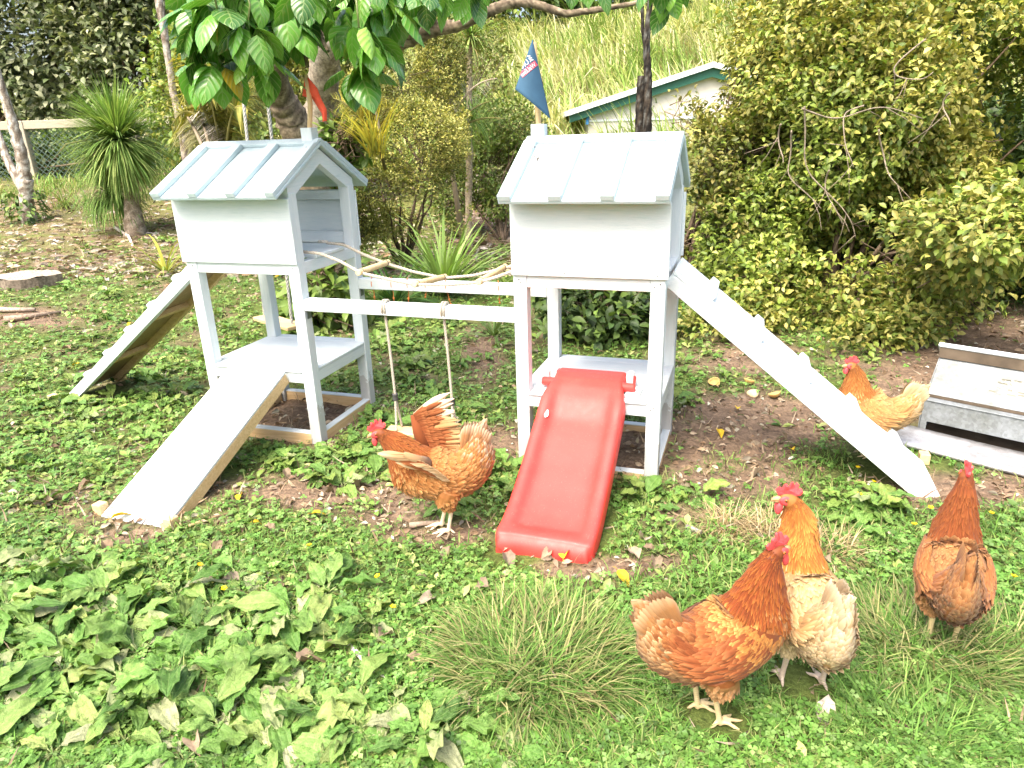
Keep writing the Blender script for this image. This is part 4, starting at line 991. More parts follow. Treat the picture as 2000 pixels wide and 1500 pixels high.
bush('shrub', 'glossy dark shrub seen through the legs of the right tower', 'shrub', (.60, 3.6),
    [(cen(1180, 610, 3.7), (.30, .25, .20)), (cen(1120, 560, 3.9), (.22, .2, .16)), (cen(1230, 640, 3.6), (.14, .2, .14)), (cen(1150, 660, 3.6), (.2, .2, .12))], 360, 6, LT_OVAL, .075, DG + MG[:2], n_stem=16, stem_r=.008, gap=-.5)
bush('shrub', 'leafy green shrub behind the near post of the left tower', 'shrub', (-1.15, 4.15),
    [(cen(635, 550, 4.0), (.16, .15, .17)), (cen(610, 600, 4.0), (.12, .12, .14)), (cen(665, 600, 4.1), (.12, .12, .12))], 80, 6, LT_OVAL, .095, MG, n_stem=12, stem_r=.008, gap=-.6)
# background growth that closes the view
bush('shrub', 'sunlit yellow-green shrub behind the dead palm frond', 'shrub', (-3.0, 10.2),
    [(cen(450, 130, 10), (.9, .6, .9)), (cen(360, 200, 10.3), (.6, .5, .9)), (cen(520, 200, 10), (.6, .5, .9)), (cen(600, 80, 10.5), (.8, .5, .9))], 1700, 6, LT_MED, .085, YG + MG, YB, n_stem=16, gap=-.35)
bush('shrub', 'pale olive thicket behind the golden shrub', 'shrub', (-1.1, 10.6),
    [(cen(640, 130, 10.4), (.7, .5, .9)), (cen(930, 120, 11), (.5, .4, .9)), (cen(700, 160, 10.4), (.8, .5, .9)), (cen(800, 110, 10.8), (.8, .5, 1.0)), (cen(880, 200, 11), (.7, .5, .8)), (cen(700, 330, 10), (.9, .5, .7)), (cen(620, 250, 9.8), (.6, .5, .8))], 2000, 6, LT_SMALL, .075, OL + [(.24, .22, .08), (.18, .24, .06), (.22, .30, .07)], n_stem=26, stem_r=.03, gap=-.25)
SG = [(0.169, 0.208, 0.091), (0.26, 0.286, 0.156), (0.104, 0.143, 0.058), (0.351, 0.364, 0.221), (0.072, 0.104, 0.039)]
for k_, (lab, bl, base_) in enumerate((('big dense grey-green tree behind the fence at the top left corner', [(cen(60, 80, 15.5), (2.0, 1.2, 1.6)), (cen(-120, 60, 15.5), (1.6, 1.2, 2.0)), (cen(70, 230, 15.2), (1.6, .9, .8)), (cen(180, 40, 15.5), (1.3, 1.0, 1.3))], (-11.0, 16)),
        ('dense grey-green tree behind the round cabbage tree', [(cen(270, 130, 15.0), (1.25, 1.0, 1.5)), (cen(250, 20, 15.2), (1.2, 1.0, 1.2)), (cen(320, 250, 14.8), (1.0, .8, 1.0))], (-7.6, 15.4)))):
    bush('tree', lab, 'tree', base_, bl, 3000 if k_ == 0 else 2200, 6, LT_MED, .15, SG, n_stem=18, stem_r=.07, gap=-.22, gf=1.5)
bush('hedge', 'ivy-green hedge growing behind the chain-link fence', 'hedge', (-9.5, 14.0),
    [(cen(x_, 310, 13.9), (.9, .45, .55)) for x_ in (-60, 60, 170, 280, 380)] + [(cen(420, 260, 12), (.7, .4, .8)), (cen(560, 300, 11), (.8, .4, .8))], 1700, 6, LT_MED, .12, MG + SG[:2] + DG, n_stem=14, gap=-.45)
bush('tree', 'dark leafy tree top above the reed grass at the top centre', 'tree', (1.5, 26.5), [(cen(1000, 5, 26), (2.2, 1, .9)), (cen(880, 30, 25), (1.8, 1, 1.2)), (cen(1180, -10, 27), (2.2, 1, .7)), (cen(760, 20, 24), (2, 1, 1.6))], 900, 6, LT_MED, .28, MG + DG, n_stem=10, stem_r=.1, gap=-.3, gf=1.0)
bush('tree', 'dark leafy tree top at the hill crest beside the big bush', 'tree', (8.2, 26.0), [(cen(1400, 30, 26), (1.0, .8, 1.0)), (cen(1480, 10, 26), (1.8, .8, 1.6))], 600, 6, LT_MED, .25, DG + MG[:1], n_stem=10, stem_r=.1, gap=-.3, gf=1.0)

# bare and lichened trunks
LICH = [(.40, .37, .32), (.22, .18, .14), (.50, .48, .43), (.16, .125, .095), (.34, .30, .25)]
def trunk_pts(mb, pts, radii, seg=14, pal=LICH, sub=9, wob=.0022, lump=.045):
    p_ = np.array(pts, float); s_ = np.linspace(0, 1, len(p_)); t_ = np.linspace(0, 1, (len(p_) - 1) * sub + 1)
    q = np.stack([np.interp(t_, s_, p_[:, i]) for i in range(3)], -1); kk = np.array([1, 2, 3, 2, 1]) / 9
    for i in range(3): e = np.pad(q[:, i], 2, mode='reflect', reflect_type='odd'); q[:, i] = np.convolve(e, kk, 'valid')
    q += rng.normal(0, 1, q.shape) * np.array([1, 1, .2]) * wob * min(1, np.mean(radii) / .05); r_ = np.interp(t_, s_, radii)
    n0 = mb.n; mb.tube(q, r_ * rng.uniform(.965, 1.035, len(q)), seg, (1, 1, 1), lump=lump)
    V = mb.v[-1]; g_ = noise3(V, 1.3 / max(.01, np.mean(radii)), 2) + .5 * rng.normal(0, 1, len(V)); k_ = np.clip(((g_ + 1.2) / 2.4 * len(pal)).astype(int), 0, len(pal) - 1)
    mb.c[-1] = np.array(pal)[k_]; return q
t = thing('tree', 'pale lichened bare tree trunk forking near the ground at the far left', 'tree', P(62, 458, 9.3))
o_ = np.array(t.location); mb = MB()
trunk_pts(mb, [P(66, 475, 9.3) - o_, P(52, 400, 9.3) - o_, P(50, 350, 9.3) - o_], [.11, .08, .085])
trunk_pts(mb, [P(50, 362, 9.3) - o_, P(42, 300, 9.3) - o_, P(20, 225, 9.3) - o_, P(-4, 150, 9.3) - o_, P(-30, 60, 9.3) - o_], [.08, .07, .058, .048, .035])
trunk_pts(mb, [P(48, 375, 9.35) - o_, P(15, 315, 9.5) - o_, P(-8, 250, 9.6) - o_, P(-50, 170, 9.6) - o_], [.058, .05, .042, .035])
mb.build('trunk', BARK, t, smooth=True)
mb = MB(); N = 340; a_ = rng.uniform(0, 2 * PI, N); h_ = rng.uniform(0, .55, N); rr = .15 + .10 * rng.random(N) + .15 * np.clip(.3 - h_, 0, 1)
pos = np.stack([np.cos(a_) * rr + .02 - h_ * .05, np.sin(a_) * rr, h_], -1); mb.inst(LT_MED, pos, frames(np.stack([np.cos(a_), np.sin(a_), -.3 + 0 * a_], -1) + rng.normal(0, .4, (N, 3)), np.stack([np.cos(a_), np.sin(a_), 1 + 0 * a_], -1)), rng.uniform(.05, .1, N), mixc(MG + DG, N)); mb.build('ivy', LEAF, t, smooth=True)
t = thing('tree', 'thin grey-barked bare trunk rising behind the left tower roof', 'tree', (P(372, 330, 7.6)[0], 7.6, float(gz(np.array(-3.), np.array(7.6))))); o_ = np.array(t.location); mb = MB()
trunk_pts(mb, [[0, 0, 0], P(366, 330, 7.6) - o_, P(352, 240, 7.6) - o_, P(338, 180, 7.6) - o_, P(325, 90, 7.6) - o_, P(312, 10, 7.6) - o_, P(300, -60, 7.6) - o_], [.045, .042, .036, .033, .035, .038, .03], pal=LICH[1::2] + LICH[3:] + LICH[:1]); mb.build('trunk', BARK, t, smooth=True)
BLK = [(.018, .016, .014), (.03, .026, .022), (.012, .011, .01), (.05, .04, .03), (.10, .10, .09)]
t = thing('tree', 'dark charred double trunk standing behind the right tower roof', 'tree', (P(1258, 300, 5.6)[0], 5.6, 0)); o_ = np.array(t.location); mb = MB()
trunk_pts(mb, [[0, 0, 0], P(1263, 270, 5.6) - o_, P(1266, 160, 5.6) - o_, P(1262, 90, 5.6) - o_, P(1270, 0, 5.6) - o_, P(1272, -60, 5.6) - o_], [.04, .036, .03, .026, .018, .018], pal=BLK)
trunk_pts(mb, [[-.03, .03, 0], P(1248, 270, 5.62) - o_, P(1249, 200, 5.62) - o_, P(1252, 148, 5.62) - o_], [.035, .032, .030, .026], pal=BLK)
trunk_pts(mb, [P(1265, 120, 5.6) - o_, P(1255, 60, 5.62) - o_, P(1254, 0, 5.62) - o_, P(1254, -50, 5.62) - o_], [.016, .013, .011, .01], pal=BLK)
mb.build('trunk', BARK, t, smooth=True)

# overhanging broad-leaved tree
BR = [(.16, .125, .085), (.22, .175, .12), (.11, .085, .06), (.27, .22, .15)]
tr0 = np.array([-1.12, 4.6, 0.]); tree = thing('overhanging_tree', 'big glossy-leaved tree with leaning trunk and branch hanging over the left tower', 'tree', tr0)
mb = MB()
trunk_pts(mb, [[0, 0, -.05], P(640, 520, 4.6) - tr0, P(598, 300, 4.45) - tr0, P(572, 235, 4.4) - tr0, P(545, 185, 4.3) - tr0, P(520, 90, 4.0) - tr0, P(540, -40, 3.6) - tr0], [.115, .105, .10, .095, .08, .065, .05], 16, BR, lump=.05)
trunk_pts(mb, [P(622, 520, 5.3) - tr0 * [1, 1, 0], P(628, 300, 5.2) - tr0, P(630, 190, 5.1) - tr0, P(640, 60, 4.8) - tr0], [.12, .115, .11, .09], 14, [(.25, .21, .16), (.32, .28, .22), (.18, .15, .11)], lump=.08)
trunk_pts(mb, [P(600, 20, 3.6) - tr0, P(700, 110, 3.3) - tr0, P(790, 82, 3.05) - tr0, P(846, 58, 3.0) - tr0, P(895, 50, 2.98) - tr0, P(955, 22, 2.96) - tr0, P(1000, 4, 2.95) - tr0, P(1040, 6, 2.95) - tr0, P(1105, 28, 2.95) - tr0, P(1160, 20, 2.95) - tr0, P(1245, 6, 2.95) - tr0, P(1330, -40, 2.95) - tr0], [.045, .028, .026, .026, .023, .021, .018, .016, .0135, .011, .008, .006], 12, BR, lump=.06)
trunk_pts(mb, [P(846, 52, 3.0) - tr0, P(842, 20, 2.95) - tr0, P(830, -20, 2.9) - tr0], [.018, .014, .011], 8, BR); trunk_pts(mb, [P(800, 70, 3.02) - tr0, P(780, 20, 2.9) - tr0, P(740, -30, 2.7) - tr0], [.02, .014, .01], 8, BR)
for e in ((420, 30), (480, 100), (560, 60), (640, 100), (700, 60), (740, 20), (600, 130)):
    trunk_pts(mb, [P(560, -60, 3.0) - tr0, P((560 + e[0]) / 2, e[1] / 2 - 40, 2.7) - tr0, P(e[0], e[1], 2.5) - tr0], [.02, .012, .006], 6, BR, 5, .004)
mb.build('trunk', BARK, tree, smooth=True)
PUR = [(0.105, 0.284, 0.036), (0.076, 0.218, 0.029), (0.043, 0.123, 0.021), (0.152, 0.341, 0.047)]; PURL = [(0.22, 0.42, 0.06), (0.19, 0.38, 0.05)]
def puriri(rows=9, cols=7, bend=.45, fold=.10, seed=0):
    V = []; UV = []
    for i in range(rows + 1):
        t_ = i / rows; w_ = (math.sin(PI * min(1, t_ ** .72)) ** .75) * .70 * (1 - .10 * t_) / 2 if 0 < t_ < 1 else .006
        if t_ > .85: w_ *= (1 - t_) / .15 * .7 + .3 if t_ < 1 else 1
        for j in range(cols):
            u = -1 + 2 * j / (cols - 1); rip = .020 * math.sin(t_ * 34 - abs(u) * 5.0) * abs(u) * (1 - abs(u) ** 4)
            V.append((u * w_, t_ * (1 - .2 * bend * t_), -fold * abs(u) ** 2 * w_ * 2.2 + rip - bend * t_ ** 2 * .9 + .05 * (1 - abs(u)) * -1 * w_)); UV.append((u, t_, 0))
    F = [(i * cols + j, i * cols + j + 1, (i + 1) * cols + j + 1, (i + 1) * cols + j) for i in range(rows) for j in range(cols - 1)]
    return np.array(V), np.array(F), np.array(UV)
mb = MB()
# where the leaf whorls hang (photo pixel, depth): a hanging cluster, then sparse tufts along the branch
wh = []
tries = 0
while len(wh) < 58 and tries < 5000:
    tries += 1; x_, y_ = rng.uniform(375, 770), rng.uniform(-60, 165)
    low = np.interp(x_, [375, 400, 440, 500, 540, 600, 650, 690, 720, 770], [70, 90, 70, 100, 105, 0, 5, 100, 75, 50])
    if y_ > low - 30: continue
    wh.append((x_, y_, rng.uniform(2.28, 2.85)))
for x_ in (770, 800, 830, 865, 900, 930, 1130, 1165, 1290, 1318): wh.append((x_ + rng.normal(0, 8), (-26 if x_ < 950 else -58) + rng.normal(0, 8), rng.uniform(2.6, 3.0)))
wh += [(430, 120, 2.5), (395, 125, 2.55), (405, 60, 2.5), (450, 20, 2.4), (385, 20, 2.55), (745, 60, 2.5), (720, 20, 2.4), (712, 60, 2.35), (690, 125, 2.45), (722, 85, 2.4), (515, 105, 2.4), (480, 110, 2.5), (1310, -30, 2.8), (770, 25, 2.6)]
for (x_, y_, Y_) in wh:
    c_ = P(x_, y_, Y_) - tr0; nl = rng.integers(5, 9); a0 = rng.uniform(0, 6.28); far_ = x_ > 800
    for j in range(nl):
        a_ = a0 + j * 2.4 + rng.normal(0, .3); el = rng.uniform(-1.15, .0)
        d_ = np.array([math.cos(a_) * math.cos(el), math.sin(a_) * math.cos(el), math.sin(el)])
        nr_ = np.array([.3 * math.cos(a_), .3 * math.sin(a_), 1.]) + rng.normal(0, .25, 3)
        T_ = puriri(bend=rng.uniform(.25, .7), fold=rng.uniform(.05, .25)); s_ = rng.uniform(.095, .150) * (.75 if far_ else 1)
        young = rng.random() < .16; cc = mixc(PURL if young else PUR, 1, .12)
        if rng.random() < .02: cc = np.array([[.45, .33, .04]])
        mb.inst(T_, np.array([c_ + d_ * .02 + rng.normal(0, .012, 3)]), frames(d_[None], nr_[None]), np.array([s_ * (.75 if young else 1)]), cc)
    mb.tube([c_ + [0, 0, .10], c_ + [rng.normal(0, .01), 0, .04], c_], [.004, .003, .003], 5, (.14, .15, .05))
mb.build('leaves', GLOSS_LEAF, tree, smooth=True)

# cabbage trees: heads of strap leaves on a trunk
def strap_head(mb, c_, N, L0, L1, w_, pal, zmin=-.7, bend=(.5, .9, 1.2), r0=.03):
    d_ = rand_dirs(N, zmin)
    for j, bd in enumerate(bend):
        q = np.arange(N) % len(bend) == j; D = d_[q]; grav = np.array([0, 0, -1.]); yv = grav - D * (D @ grav)[:, None]; bad = np.linalg.norm(yv, axis=1) < .15; yv[bad] = rng.normal(0, 1, (bad.sum(), 3)); yv = unit(yv - D * np.sum(yv * D, 1)[:, None])
        R = np.stack([np.cross(yv, D), yv, D], -1); s_ = rng.uniform(L0, L1, q.sum())
        mb.inst(bladeT(6, w_, bd * .75, 2.2), c_ + D * r0, R, s_, mixc(pal, q.sum(), .2))
CAB = [(0.131, 0.225, 0.056), (0.188, 0.319, 0.075), (0.094, 0.169, 0.041), (0.281, 0.394, 0.112), (0.375, 0.45, 0.15)]
cb = np.array(P(264, 455, 8.3)); cb[2] = float(gz(np.array(cb[0]), np.array(8.3)))
t = thing('cabbage_tree', 'round shaggy cabbage tree with a stout trunk left of the left tower', 'cabbage tree', cb); mb = MB()
trunk_pts(mb, [[0, 0, -.05], P(258, 400, 8.3) - cb, P(255, 340, 8.3) - cb, P(240, 300, 8.3) - cb], [.13, .085, .075, .07], 12, [(.24, .19, .14), (.17, .13, .09), (.31, .26, .20)]); mb.build('trunk', BARK, t, smooth=True)
mb = MB(); strap_head(mb, P(232, 275, 8.3) - cb, 2600, .50, .74, .020, CAB, -.9, (.12, .28, .5)); strap_head(mb, P(225, 385, 8.5) - cb, 420, .35, .60, .03, CAB[:3], -.3); mb.build('leaves', BLADE, t, smooth=True)
cb = np.array(gp(915, 480)); t = thing('cabbage_tree', 'slender cabbage tree with a tufted top between the towers', 'cabbage tree', cb); mb = MB(); Y_ = cb[1]
trunk_pts(mb, [[0, 0, -.05], P(915, 440, Y_) - cb, P(917, 300, Y_) - cb, P(916, 180, Y_) - cb, P(917, 90, Y_) - cb], [.05, .036, .033, .028, .028], 9, [(.38, .30, .20), (.30, .24, .16), (.45, .37, .26)]); mb.build('trunk', BARK, t, smooth=True)
mb = MB(); strap_head(mb, P(918, 72, Y_) - cb, 260, .28, .44, .028, CAB, -.45, (.15, .35, .6), r0=.02); strap_head(mb, P(925, 238, Y_) - cb, 90, .22, .40, .035, CAB[:4], -.4, r0=.02); mb.build('leaves', BLADE, t, smooth=True)
mb = MB(); strap_head(mb, P(917, 92, Y_) - cb, 40, .2, .36, .03, [(.30, .22, .10), (.38, .30, .16)], -.99, r0=.02); mb.build('dead_leaves', BLADE, t, smooth=True)
# flax-like clumps
def flax(name, label, loc, N, L0, L1, w_, pal, zmin=.25, bend=(.35, .6, .9)):
    loc = np.array([loc[0], loc[1], float(gz(np.array(loc[0]), np.array(loc[1])))]); mb = MB(); strap_head(mb, np.array([0, 0, -.01]), N, L0, L1, w_, pal, zmin, bend)
    o = mb.build(name, BLADE, smooth=True); o.location = loc; return tag(o, label, 'plant')
FX = [(0.075, 0.165, 0.045), (0.053, 0.12, 0.038), (0.12, 0.225, 0.06)]
flax('flax_plant', 'dark strappy flax clump below the rope bridge, behind the back beam', gp(770, 605), 170, .22, .40, .055, FX, .2)
flax('flax_plant', 'upright pale green spiky plant behind the rope bridge', gp(868, 580), 150, .36, .70, .035, [(.20, .32, .08), (.28, .38, .13), (.15, .25, .05)], .55, (.15, .35, .6))
flax('flax_plant', 'small strappy plant below the front beam near the right tower', gp(965, 655), 60, .14, .28, .04, [(.10, .17, .05), (.14, .20, .07)], .2)
flax('flax_plant', 'yellowing iris-like plant beside the back ramp of the left tower', gp(325, 535), 26, .25, .55, .05, [(.22, .26, .05), (.12, .18, .04), (.34, .32, .06)], .3)
flax('flax_plant', 'iris-like plant with a yellow leaf behind the left tower platform', gp(575, 590), 40, .2, .36, .06, FX + [(.12, .2, .05)], .25)
flax('flax_plant', 'grassy tuft with straw-coloured tips near the fence at the left', P(130, 412, 10.3), 90, .25, .5, .03, [(.20, .24, .06), (.28, .28, .09), (.12, .18, .04)], .2)
flax('flax_plant', 'dark tuft of leaves against the left side of the right tower', gp(990, 575), 60, .14, .28, .07, MG, .2)

# palm with feather fronds, and loose fronds
def frond(mb, p0, p1, sag, n_, ll, col, lw=.016, stemc=(.26, .24, .09), up=(0, 0, 1.), sweep=.6):
    p0, p1 = np.array(p0, float), np.array(p1, float); t_ = np.linspace(0, 1, n_)[:, None]
    q = p0 + (p1 - p0) * t_ + np.array([0, 0, 1.]) * sag * np.sin(t_ * PI); q[:, 2] -= sag * .6 * t_[:, 0] ** 2
    mb.tube(q, np.linspace(.014, .003, n_), 5, stemc)
    tg = unit(np.gradient(q, axis=0)); sd = unit(np.cross(tg, np.asarray(up))); T_ = bladeT(3, .07 * lw / .016 * .95, .35, 2.0)
    for s_ in (-1, 1):
        D = unit(sd * s_ * 1.0 + tg * sweep + rng.normal(0, .08, q.shape)); k_ = slice(2, n_)
        ln = ll * np.sin(np.linspace(.25, 1, n_) * PI * .92 + .15)[:, None][:, 0].clip(.25) * rng.uniform(.8, 1.15, n_)
        D = D[k_]; yv = np.array([0, 0, -1.]) - D * D[:, 2:3] * -1; yv = unit(yv - D * np.sum(yv * D, 1)[:, None]); R = np.stack([np.cross(yv, D), yv, D], -1)
        mb.inst(T_, q[k_], R, ln[k_], mixc(col, len(D), .2))
NK = [(0.3, 0.285, 0.06), (0.21, 0.24, 0.06), (0.42, 0.36, 0.09), (0.15, 0.195, 0.053)]; GOLD = [(.60, .47, .06), (.50, .45, .09), (.36, .42, .09)]; DEAD = [(.48, .44, .38), (.38, .33, .27), (.55, .52, .47)]
pb = np.array([P(440, 330, 5.3)[0], 7.0, 0.]); t = thing('palm', 'young feather palm with golden-green fronds behind the left tower roof', 'palm', pb); mb = MB()
c_ = P(440, 300, 5.30)
for (x_, y_, Y_, sg) in ((345, 60, 5.50, .12), (375, 30, 5.10, .10), (410, 70, 5.60, .08), (430, 110, 5.10, .05), (465, 60, 5.50, .08), (500, 120, 5.20, .10), (520, 170, 5.40, .12), (350, 150, 5.10, .14), (400, 140, 4.90, .10), (480, 190, 4.90, .12), (330, 220, 5.40, .15), (455, 140, 5.10, .04)):
    frond(mb, c_ - pb + rng.normal(0, .02, 3), P(x_, y_, Y_) - pb, sg, 60, .27, NK + (GOLD if y_ < 80 else []), up=(0, -1., .3))
mb.tube([[0, 0, -.05], [0, -.6, .35], c_ - pb], [.07, .06, .04], 10, (.2, .15, .09)); mb.build('fronds', BLADE, t, smooth=True)
mb = MB()
for a, b_ in (((395, 285, 5.00), (345, 205, 5.7)), ((410, 290, 5.00), (385, 215, 5.6)), ((420, 300, 5.1), (360, 260, 5.6))): frond(mb, P(*a) - pb, P(*b_) - pb, .06, 40, .24, DEAD, .010, (.3, .25, .18), up=(0, -1., .3))
mb.build('dead_fronds', BLADE, t, smooth=True)
pb = np.array([P(735, 330, 4.9)[0], 4.9, 0.]); t = thing('palm', 'golden palm fronds fanning out right of the red pennant', 'palm', pb); mb = MB(); c_ = P(742, 290, 4.9)
for (x_, y_, Y_) in ((650, 180, 4.85), (665, 190, 4.75), (690, 165, 4.9), (715, 175, 4.8), (680, 215, 4.75), (735, 190, 5.0), (760, 200, 4.85)): frond(mb, c_ - pb, P(x_, y_, Y_) - pb, .06, 40, .19, GOLD + NK[:2], up=(0, -1., .3))
mb.tube([[.0, .35, .85], c_ - pb], [.012, .012], 8, (.2, .15, .09)); mb.build('fronds', BLADE, t, smooth=True)
def fan(mb, root_px, x0, x1, y0, y1, Y, N, pal, w_, org):
    T_ = bladeT(5, w_, .30, 2.0)
    for _ in range(N):
        c_ = P(root_px[0] + rng.normal(0, 8), root_px[1] + rng.normal(0, 6), Y); e_ = P(rng.uniform(x0, x1), rng.uniform(y0, y1), Y + rng.normal(0, .12)); D = unit(e_ - c_)[None]; g_ = np.array([[0, 0, -1.]]); yv = unit(g_ - D * np.sum(g_ * D)); R_ = np.stack([np.cross(yv, D), yv, D], -1)
        mb.inst(T_, (c_ - org)[None], R_, np.array([np.linalg.norm(e_ - c_) * rng.uniform(.7, 1.05)]), mixc(pal, 1))
mb = MB(); fan(mb, (735, 300), 645, 770, 160, 215, 4.75, 90, GOLD + NK[:1], .028, pb); mb.build('young_leaves', BLADE, t, smooth=True)
mb = MB(); frond(mb, P(745, 275, 4.85) - pb, P(722, 172, 4.75) - pb, .04, 34, .18, DEAD, .010, (.4, .35, .28), up=(0, -1., .3)); mb.build('dead_fronds', BLADE, t, smooth=True)
pb = np.array([P(900, 330, 6.7)[0], 6.7, 0.]); t = thing('palm', 'pale dead palm frond arching across the slender cabbage tree', 'palm', pb); mb = MB()
for a, b_, s_ in (((870, 255, 6.7), (970, 138, 6.5), .10), ((865, 250, 6.7), (890, 190, 6.5), .06), ((905, 275, 6.6), (860, 250, 6.4), .05), ((875, 250, 6.7), (840, 235, 6.5), .04)): frond(mb, P(*a) - pb, P(*b_) - pb, s_, 44, .17, DEAD, .010, (.45, .38, .30), up=(0, -1., .3), sweep=.9)
mb.tube([[0, 0, -.05], P(872, 260, 6.7) - pb], [.03, .02], 7, (.3, .24, .16)); mb.build('dead_fronds', BLADE, t, smooth=True)
mb = MB()
for (x_, y_) in ((985, 225), (960, 190), (940, 280), (880, 200)): frond(mb, P(880, 262, 6.75) - pb, P(x_, y_, 6.8) - pb, .05, 30, .2, CAB, .014, up=(0, -1., .3))
mb.build('fronds', BLADE, t, smooth=True)

# ------------------------------------------------------------------ ground cover
def sample_ground(N, p=1.15, x0=-500, x1=2500, y0=345, y1=1640):
    px = rng.uniform(x0, x1, N); py = y0 + (y1 - y0) * rng.random(N) ** p
    q = gp(px, py); ok = (q[:, 1] < 14) & (q[:, 1] > .55); q = q[ok]
    return q[:, 0], q[:, 1], px[ok], py[ok]
CLV = [(.095, .21, .035), (.12, .26, .045), (.075, .165, .03), (.15, .28, .06), (.20, .32, .09)]
GRS = [(.10, .22, .035), (.135, .27, .05), (.08, .175, .03), (.20, .29, .075), (.28, .29, .12)]
_l = leafT(2, 3, .95, .6, .1, .10); Vs, Fs, Us = [], [], []
for k_ in range(3):
    a_ = k_ * 2 * PI / 3; R_ = np.array([[math.cos(a_), -math.sin(a_), 0], [math.sin(a_), math.cos(a_), 0], [0, 0, 1.]]); Vs.append((_l[0] * .5) @ R_.T); Fs.append(_l[1] + k_ * len(_l[0])); Us.append(_l[2])
CLOVER = (np.vstack(Vs), np.vstack(Fs), np.vstack(Us))
def lawn_w(px, py):     # where the grass is short and fine
    return np.exp(-(((px - 1480) / 620) ** 2 + ((py - 1330) / 230) ** 2)) + .8 * np.exp(-(((px - 1650) / 500) ** 2 + ((py - 930) / 130) ** 2)) + .5 * np.exp(-(((px - 600) / 300) ** 2 + ((py - 1060) / 60) ** 2))
x, y, px, py = sample_ground(80000, 1.2)
bb = bare(x, y); keep = (rng.random(len(x)) > np.clip(bb * 1.25, .02, .97)) & ~blocked(x, y); keep &= rng.random(len(x)) < np.clip(1.05 - .30 * lawn_w(px, py), .3, 1) * (1 - .55 * np.exp(-(((px - 330) / 420) ** 2 + ((py - 1320) / 170) ** 2)))
x, y = x[keep], y[keep]; N = len(x); dep = np.sqrt(x * x + y * y)
s_ = rng.uniform(.011, .022, N) * np.clip(.75 + dep * .16, 1, 2.2); nr_ = unit(np.stack([rng.normal(0, .35, N), rng.normal(-.1, .35, N), np.ones(N)], -1))
pa = noise2(x, y, 4.2, 1.0); cc = mixc(CLV, N, .22) * (1 + .22 * pa)[:, None]
mb = MB(); mb.inst(CLOVER, np.stack([x, y, gz(x, y) + rng.uniform(.004, .026, N)], -1), frames(rand_dirs(N) * [1, 1, .1], nr_), s_ * 1.15, cc); tag(mb.build('clover', LEAF, smooth=True), kind='stuff')
x, y, px, py = sample_ground(190000, 1.2)
bb = bare(x, y); keep = (rng.random(len(x)) > np.clip(bb * 1.1, .03, .96)) & ~blocked(x, y); keep &= rng.random(len(x)) < np.clip(.35 + .75 * lawn_w(px, py), .2, 1)
x, y, px, py = x[keep], y[keep], px[keep], py[keep]; N = len(x); dep = np.sqrt(x * x + y * y); hh = rng.uniform(.018, .045, N) * np.clip(.8 + dep * .14, 1, 2.0) * (1 + .5 * np.clip(noise2(x, y, 3), 0, 1))
cc = mixc(GRS, N, .25); mb = MB(); an = rng.uniform(0, 2 * PI, N)
for j, bd in enumerate((.5, .8, 1.0)):
    q = np.arange(N) % 3 == j; mb.inst(bladeT(3, .065, bd, 1.6), np.stack([x[q], y[q], gz(x[q], y[q]) - .002], -1), rotz(an[q]), hh[q], cc[q])
tag(mb.build('short_grass', BLADE, smooth=True), kind='stuff')

# broad-leaved weeds
WD = [(.12, .25, .045), (.16, .31, .06), (.075, .165, .03), (.20, .33, .08), (.24, .32, .09), (.10, .22, .04)]; WP = [(0.302, 0.336, 0.168), (0.37, 0.378, 0.218), (0.244, 0.302, 0.126)]
def rosette(nl, size, pale, up0, up1, wid=.55, pal=WD):
    mb = MB(); a0 = rng.uniform(0, 6.28)
    for j in range(nl):
        a_ = a0 + j * 2.399 + rng.normal(0, .25); el = rng.uniform(up0, up1); s_ = size * rng.uniform(.65, 1.15)
        T_ = leafT(15, 7, wid * rng.uniform(.68, 1.02), rng.uniform(.46, .62), rng.uniform(.25, .85), rng.uniform(.02, .25), rng.uniform(.16, .50), .8)
        V = T_[0].copy(); tw = rng.normal(0, .25); V[:, 0], V[:, 2] = V[:, 0] * np.cos(tw * V[:, 1]) - V[:, 2] * np.sin(tw * V[:, 1]), V[:, 0] * np.sin(tw * V[:, 1]) + V[:, 2] * np.cos(tw * V[:, 1])
        d_ = np.array([math.cos(a_) * math.cos(el), math.sin(a_) * math.cos(el), math.sin(el)]); st = d_ * s_ * .22
        nr_ = np.array([-.4 * math.cos(a_), -.4 * math.sin(a_), 1]) + rng.normal(0, .22, 3)
        cc = mixc(WP if rng.random() < pale else pal, 1, .12)
        if rng.random() < .4:
            vv = V[:, 1]; cc = cc[0] + np.clip(vv - .55, 0, 1)[:, None] * np.array([.20, .12, .03]) * rng.uniform(0, 1); mb.add((V * s_) @ frames(d_[None], nr_[None])[0].T + st + [0, 0, .004], T_[1], cc, T_[2])
        else: mb.inst((V, T_[1], T_[2]), np.array([st + [0, 0, .004]]), frames(d_[None], nr_[None]), np.array([s_]), cc)
        mb.tube([[0, 0, -.004], st * .6 + [0, 0, .003], st + [0, 0, .004]], s_ * .022, 4, (.22, .28, .10))
    return mb.mesh('weed_leaves', WEED)
big = [rosette(int(rng.integers(8, 14)), .098, .19, -.12, .72) for _ in range(9)]
med = [rosette(int(rng.integers(4, 8)), .062, .06, .05, .9, .6, MG + WD[:3]) for _ in range(8)]
def put_weed(me, x_, y_, s_, label, group):
    o = bpy.data.objects.new('broadleaf_weed', me); COL.objects.link(o); o.location = (x_, y_, float(gz(np.array(x_), np.array(y_))) + (.014 if 'foreground' in label else .002)); o.scale = (s_,) * 3
    o.rotation_euler = (rng.normal(0, .12), rng.normal(0, .12), rng.uniform(0, 6.28)); return tag(o, label, 'weed', group)
